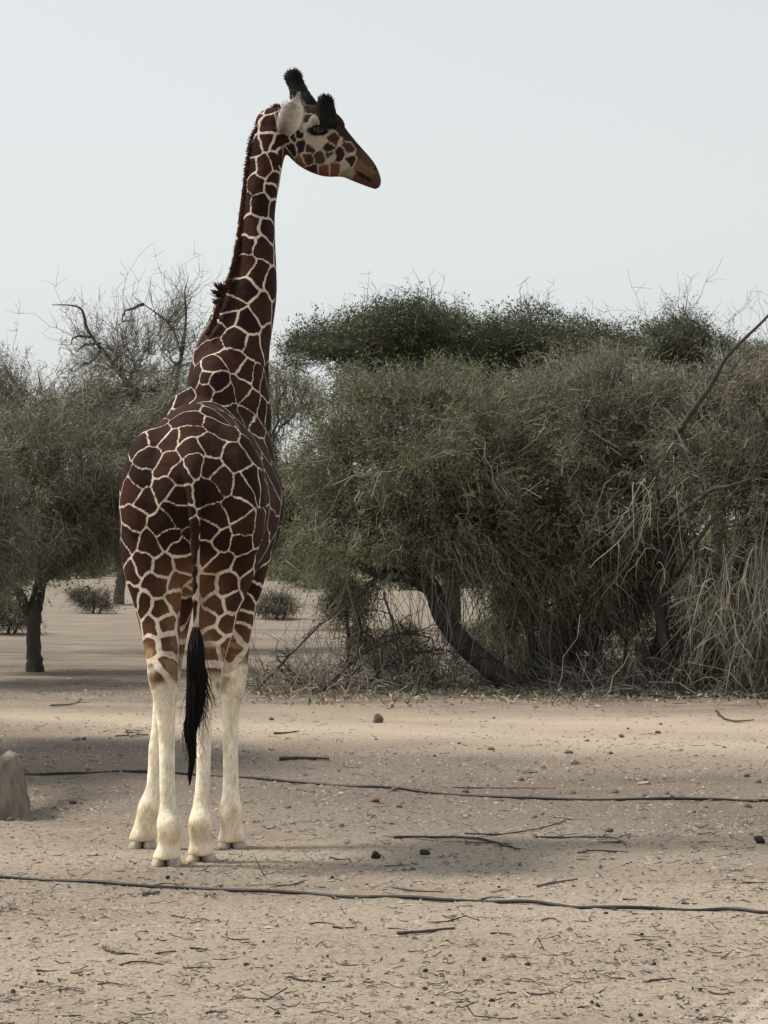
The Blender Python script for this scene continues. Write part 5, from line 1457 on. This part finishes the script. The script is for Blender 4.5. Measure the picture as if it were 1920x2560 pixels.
    for px, py, s, lab in ((1690, 1877, .06, 'large flat white stone on the near rim of the bright track'), (1497, 1769, .055, 'flat pale stone on the bright track just below the far pipe'), (1612, 1961, .05, 'flat pale stone on rough soil above the middle pipe'),
                           (1280, 2360, .014, 'small pale stone on open sand right of the charred stick'), (760, 2190, .018, 'small pale stone just above the twiggy debris heap'), (1130, 2290, .014, 'small white stone between the charred stick and the front pipe'),
                           (190, 1850, .05, 'pale stone at the rim of the shade near the flared root'), (1375, 2006, .016, 'small pale stone touching the middle pipe')):
        lump('stone', lab, 'stone', 'flat pale stones', stones[RNG.integers(0, 4)], px, py, s, .35)
    for _ in range(44):
        px, py = RNG.uniform(0, 1920), 2560 - abs(RNG.normal(0, 190))
        lump('dung_pellet', 'tiny dark dung pellet on the sand', 'dung', 'dark dung pellets strewn over the sand', dung[RNG.integers(0, 3)], px, max(py, 2030), RNG.uniform(.006, .014), .8)
    for _ in range(60):
        px, py = RNG.uniform(0, 1920), RNG.uniform(1790, 2090)
        if 270 < px < 660: continue
        lump('clod', 'small rough clod of dry brown earth', 'clod', 'clods of dry earth on the rough strip', clods[RNG.integers(0, 4)], px, py, RNG.uniform(.014, .034), .65)

    # dead branches in the brush
    rows = [([(640, 1690), (760, 1600), (870, 1500)], .03), ([(690, 1640), (800, 1648), (880, 1645)], .03), ([(860, 1700), (900, 1640), (1000, 1590)], .035), ([(900, 1660), (1000, 1640), (1110, 1625)], .04),
            ([(800, 1610), (960, 1592), (1080, 1596)], .035), ([(1180, 1640), (1240, 1650), (1310, 1668)], .035), ([(960, 1480), (990, 1600), (1005, 1700)], .03), ([(1000, 1560), (1060, 1640), (1090, 1690)], .02)]
    names = ['thin dead branch slanting up from the sand at the open end of the brush', 'level dead branch lying low left of the leafy shrub', 'forked dead branch rising from the foot of the leafy shrub',
             'thick dead branch leaning against the curved trunk', 'long level dead branch crossing behind the leafy shrub', 'short dead branch on the outer side of the curved trunk',
             'upright dead branch hanging below the crown near the curved trunk', 'slender dead branch crossing the thick one beside the curved trunk']
    for (pr, r), lab in zip(rows, names):      # propped up, standing away from the ground
        d0 = 35.2 + RNG.uniform(-.4, .9)
        pts = np.array([P(px, py, d0 + RNG.uniform(-.3, .3)) for px, py in pr])
        lo = np.argmin(pts[:, 2]); pts[lo, 2] = gz(pts[lo, 0], pts[lo, 1]) + r * .5
        c = catmull(pts, 6); c[1:-1] += RNG.normal(0, .012, (len(c) - 2, 3)); c[:, 2] = np.maximum(c[:, 2], ground_z(c[:, 0], c[:, 1]) + r * .4)
        o_ = c[lo * 6 if lo < 2 else -1].copy(); g = Geo()
        g.tubes((c - o_)[None], (np.linspace(1, .5, len(c)) * r * .6)[None], 7, np.array([.3]))
        Q = twigs_from((c - o_)[3:], 14, .5, 6, .1, 0, np.zeros(3), .1); Q += np.cumsum(RNG.normal(0, .02, Q.shape), 1)
        zz = ground_z(Q[:, :, 0] + o_[0], Q[:, :, 1] + o_[1]) - o_[2]
        Q[:, :, 2] = np.maximum(Q[:, :, 2], zz + .01)
        g.tubes(Q, np.linspace(r * .3, .003, 6), 4, RNG.uniform(0, .6, 14))
        Q2 = twigs_from(Q[:, 2:].reshape(-1, 3), 40, .22, 4, 0, 0, np.zeros(3), .1)
        g.tubes(Q2, np.linspace(.004, .002, 4), 3, RNG.uniform(0, .6, 40))
        o = add_obj('dead_branch', g.mesh('dead_branch'), M['litter'], loc=o_)
        tag(o, lab, 'branch', 'dead branches under the leaning tree')
    for lab, pr in zip(('grey fallen branch lying along the far pipe where it starts', 'grey fallen branch lying against the foot of the curved trunk', 'short fallen branch jutting onto the sand beside the leaning trunk base', 'fallen branch under the brown scrub tree',
                        'arched fallen branch bridging the litter beneath the brown scrub tree', 'fallen branch under the hanging curtains of dead twigs'), ([(900, 1706), (1010, 1716), (1130, 1722)], [(1000, 1698), (1100, 1704), (1210, 1700)], [(1340, 1690), (1420, 1712), (1465, 1722)], [(1500, 1716), (1580, 1700), (1680, 1706)], [(1560, 1640), (1640, 1612), (1720, 1640)], [(1650, 1716), (1760, 1724), (1850, 1716)])):
        stick(lab, pr, .028, 'bark', 8, 'fallen branches lying under the trees', 'fallen_branch', .06)


build_details()
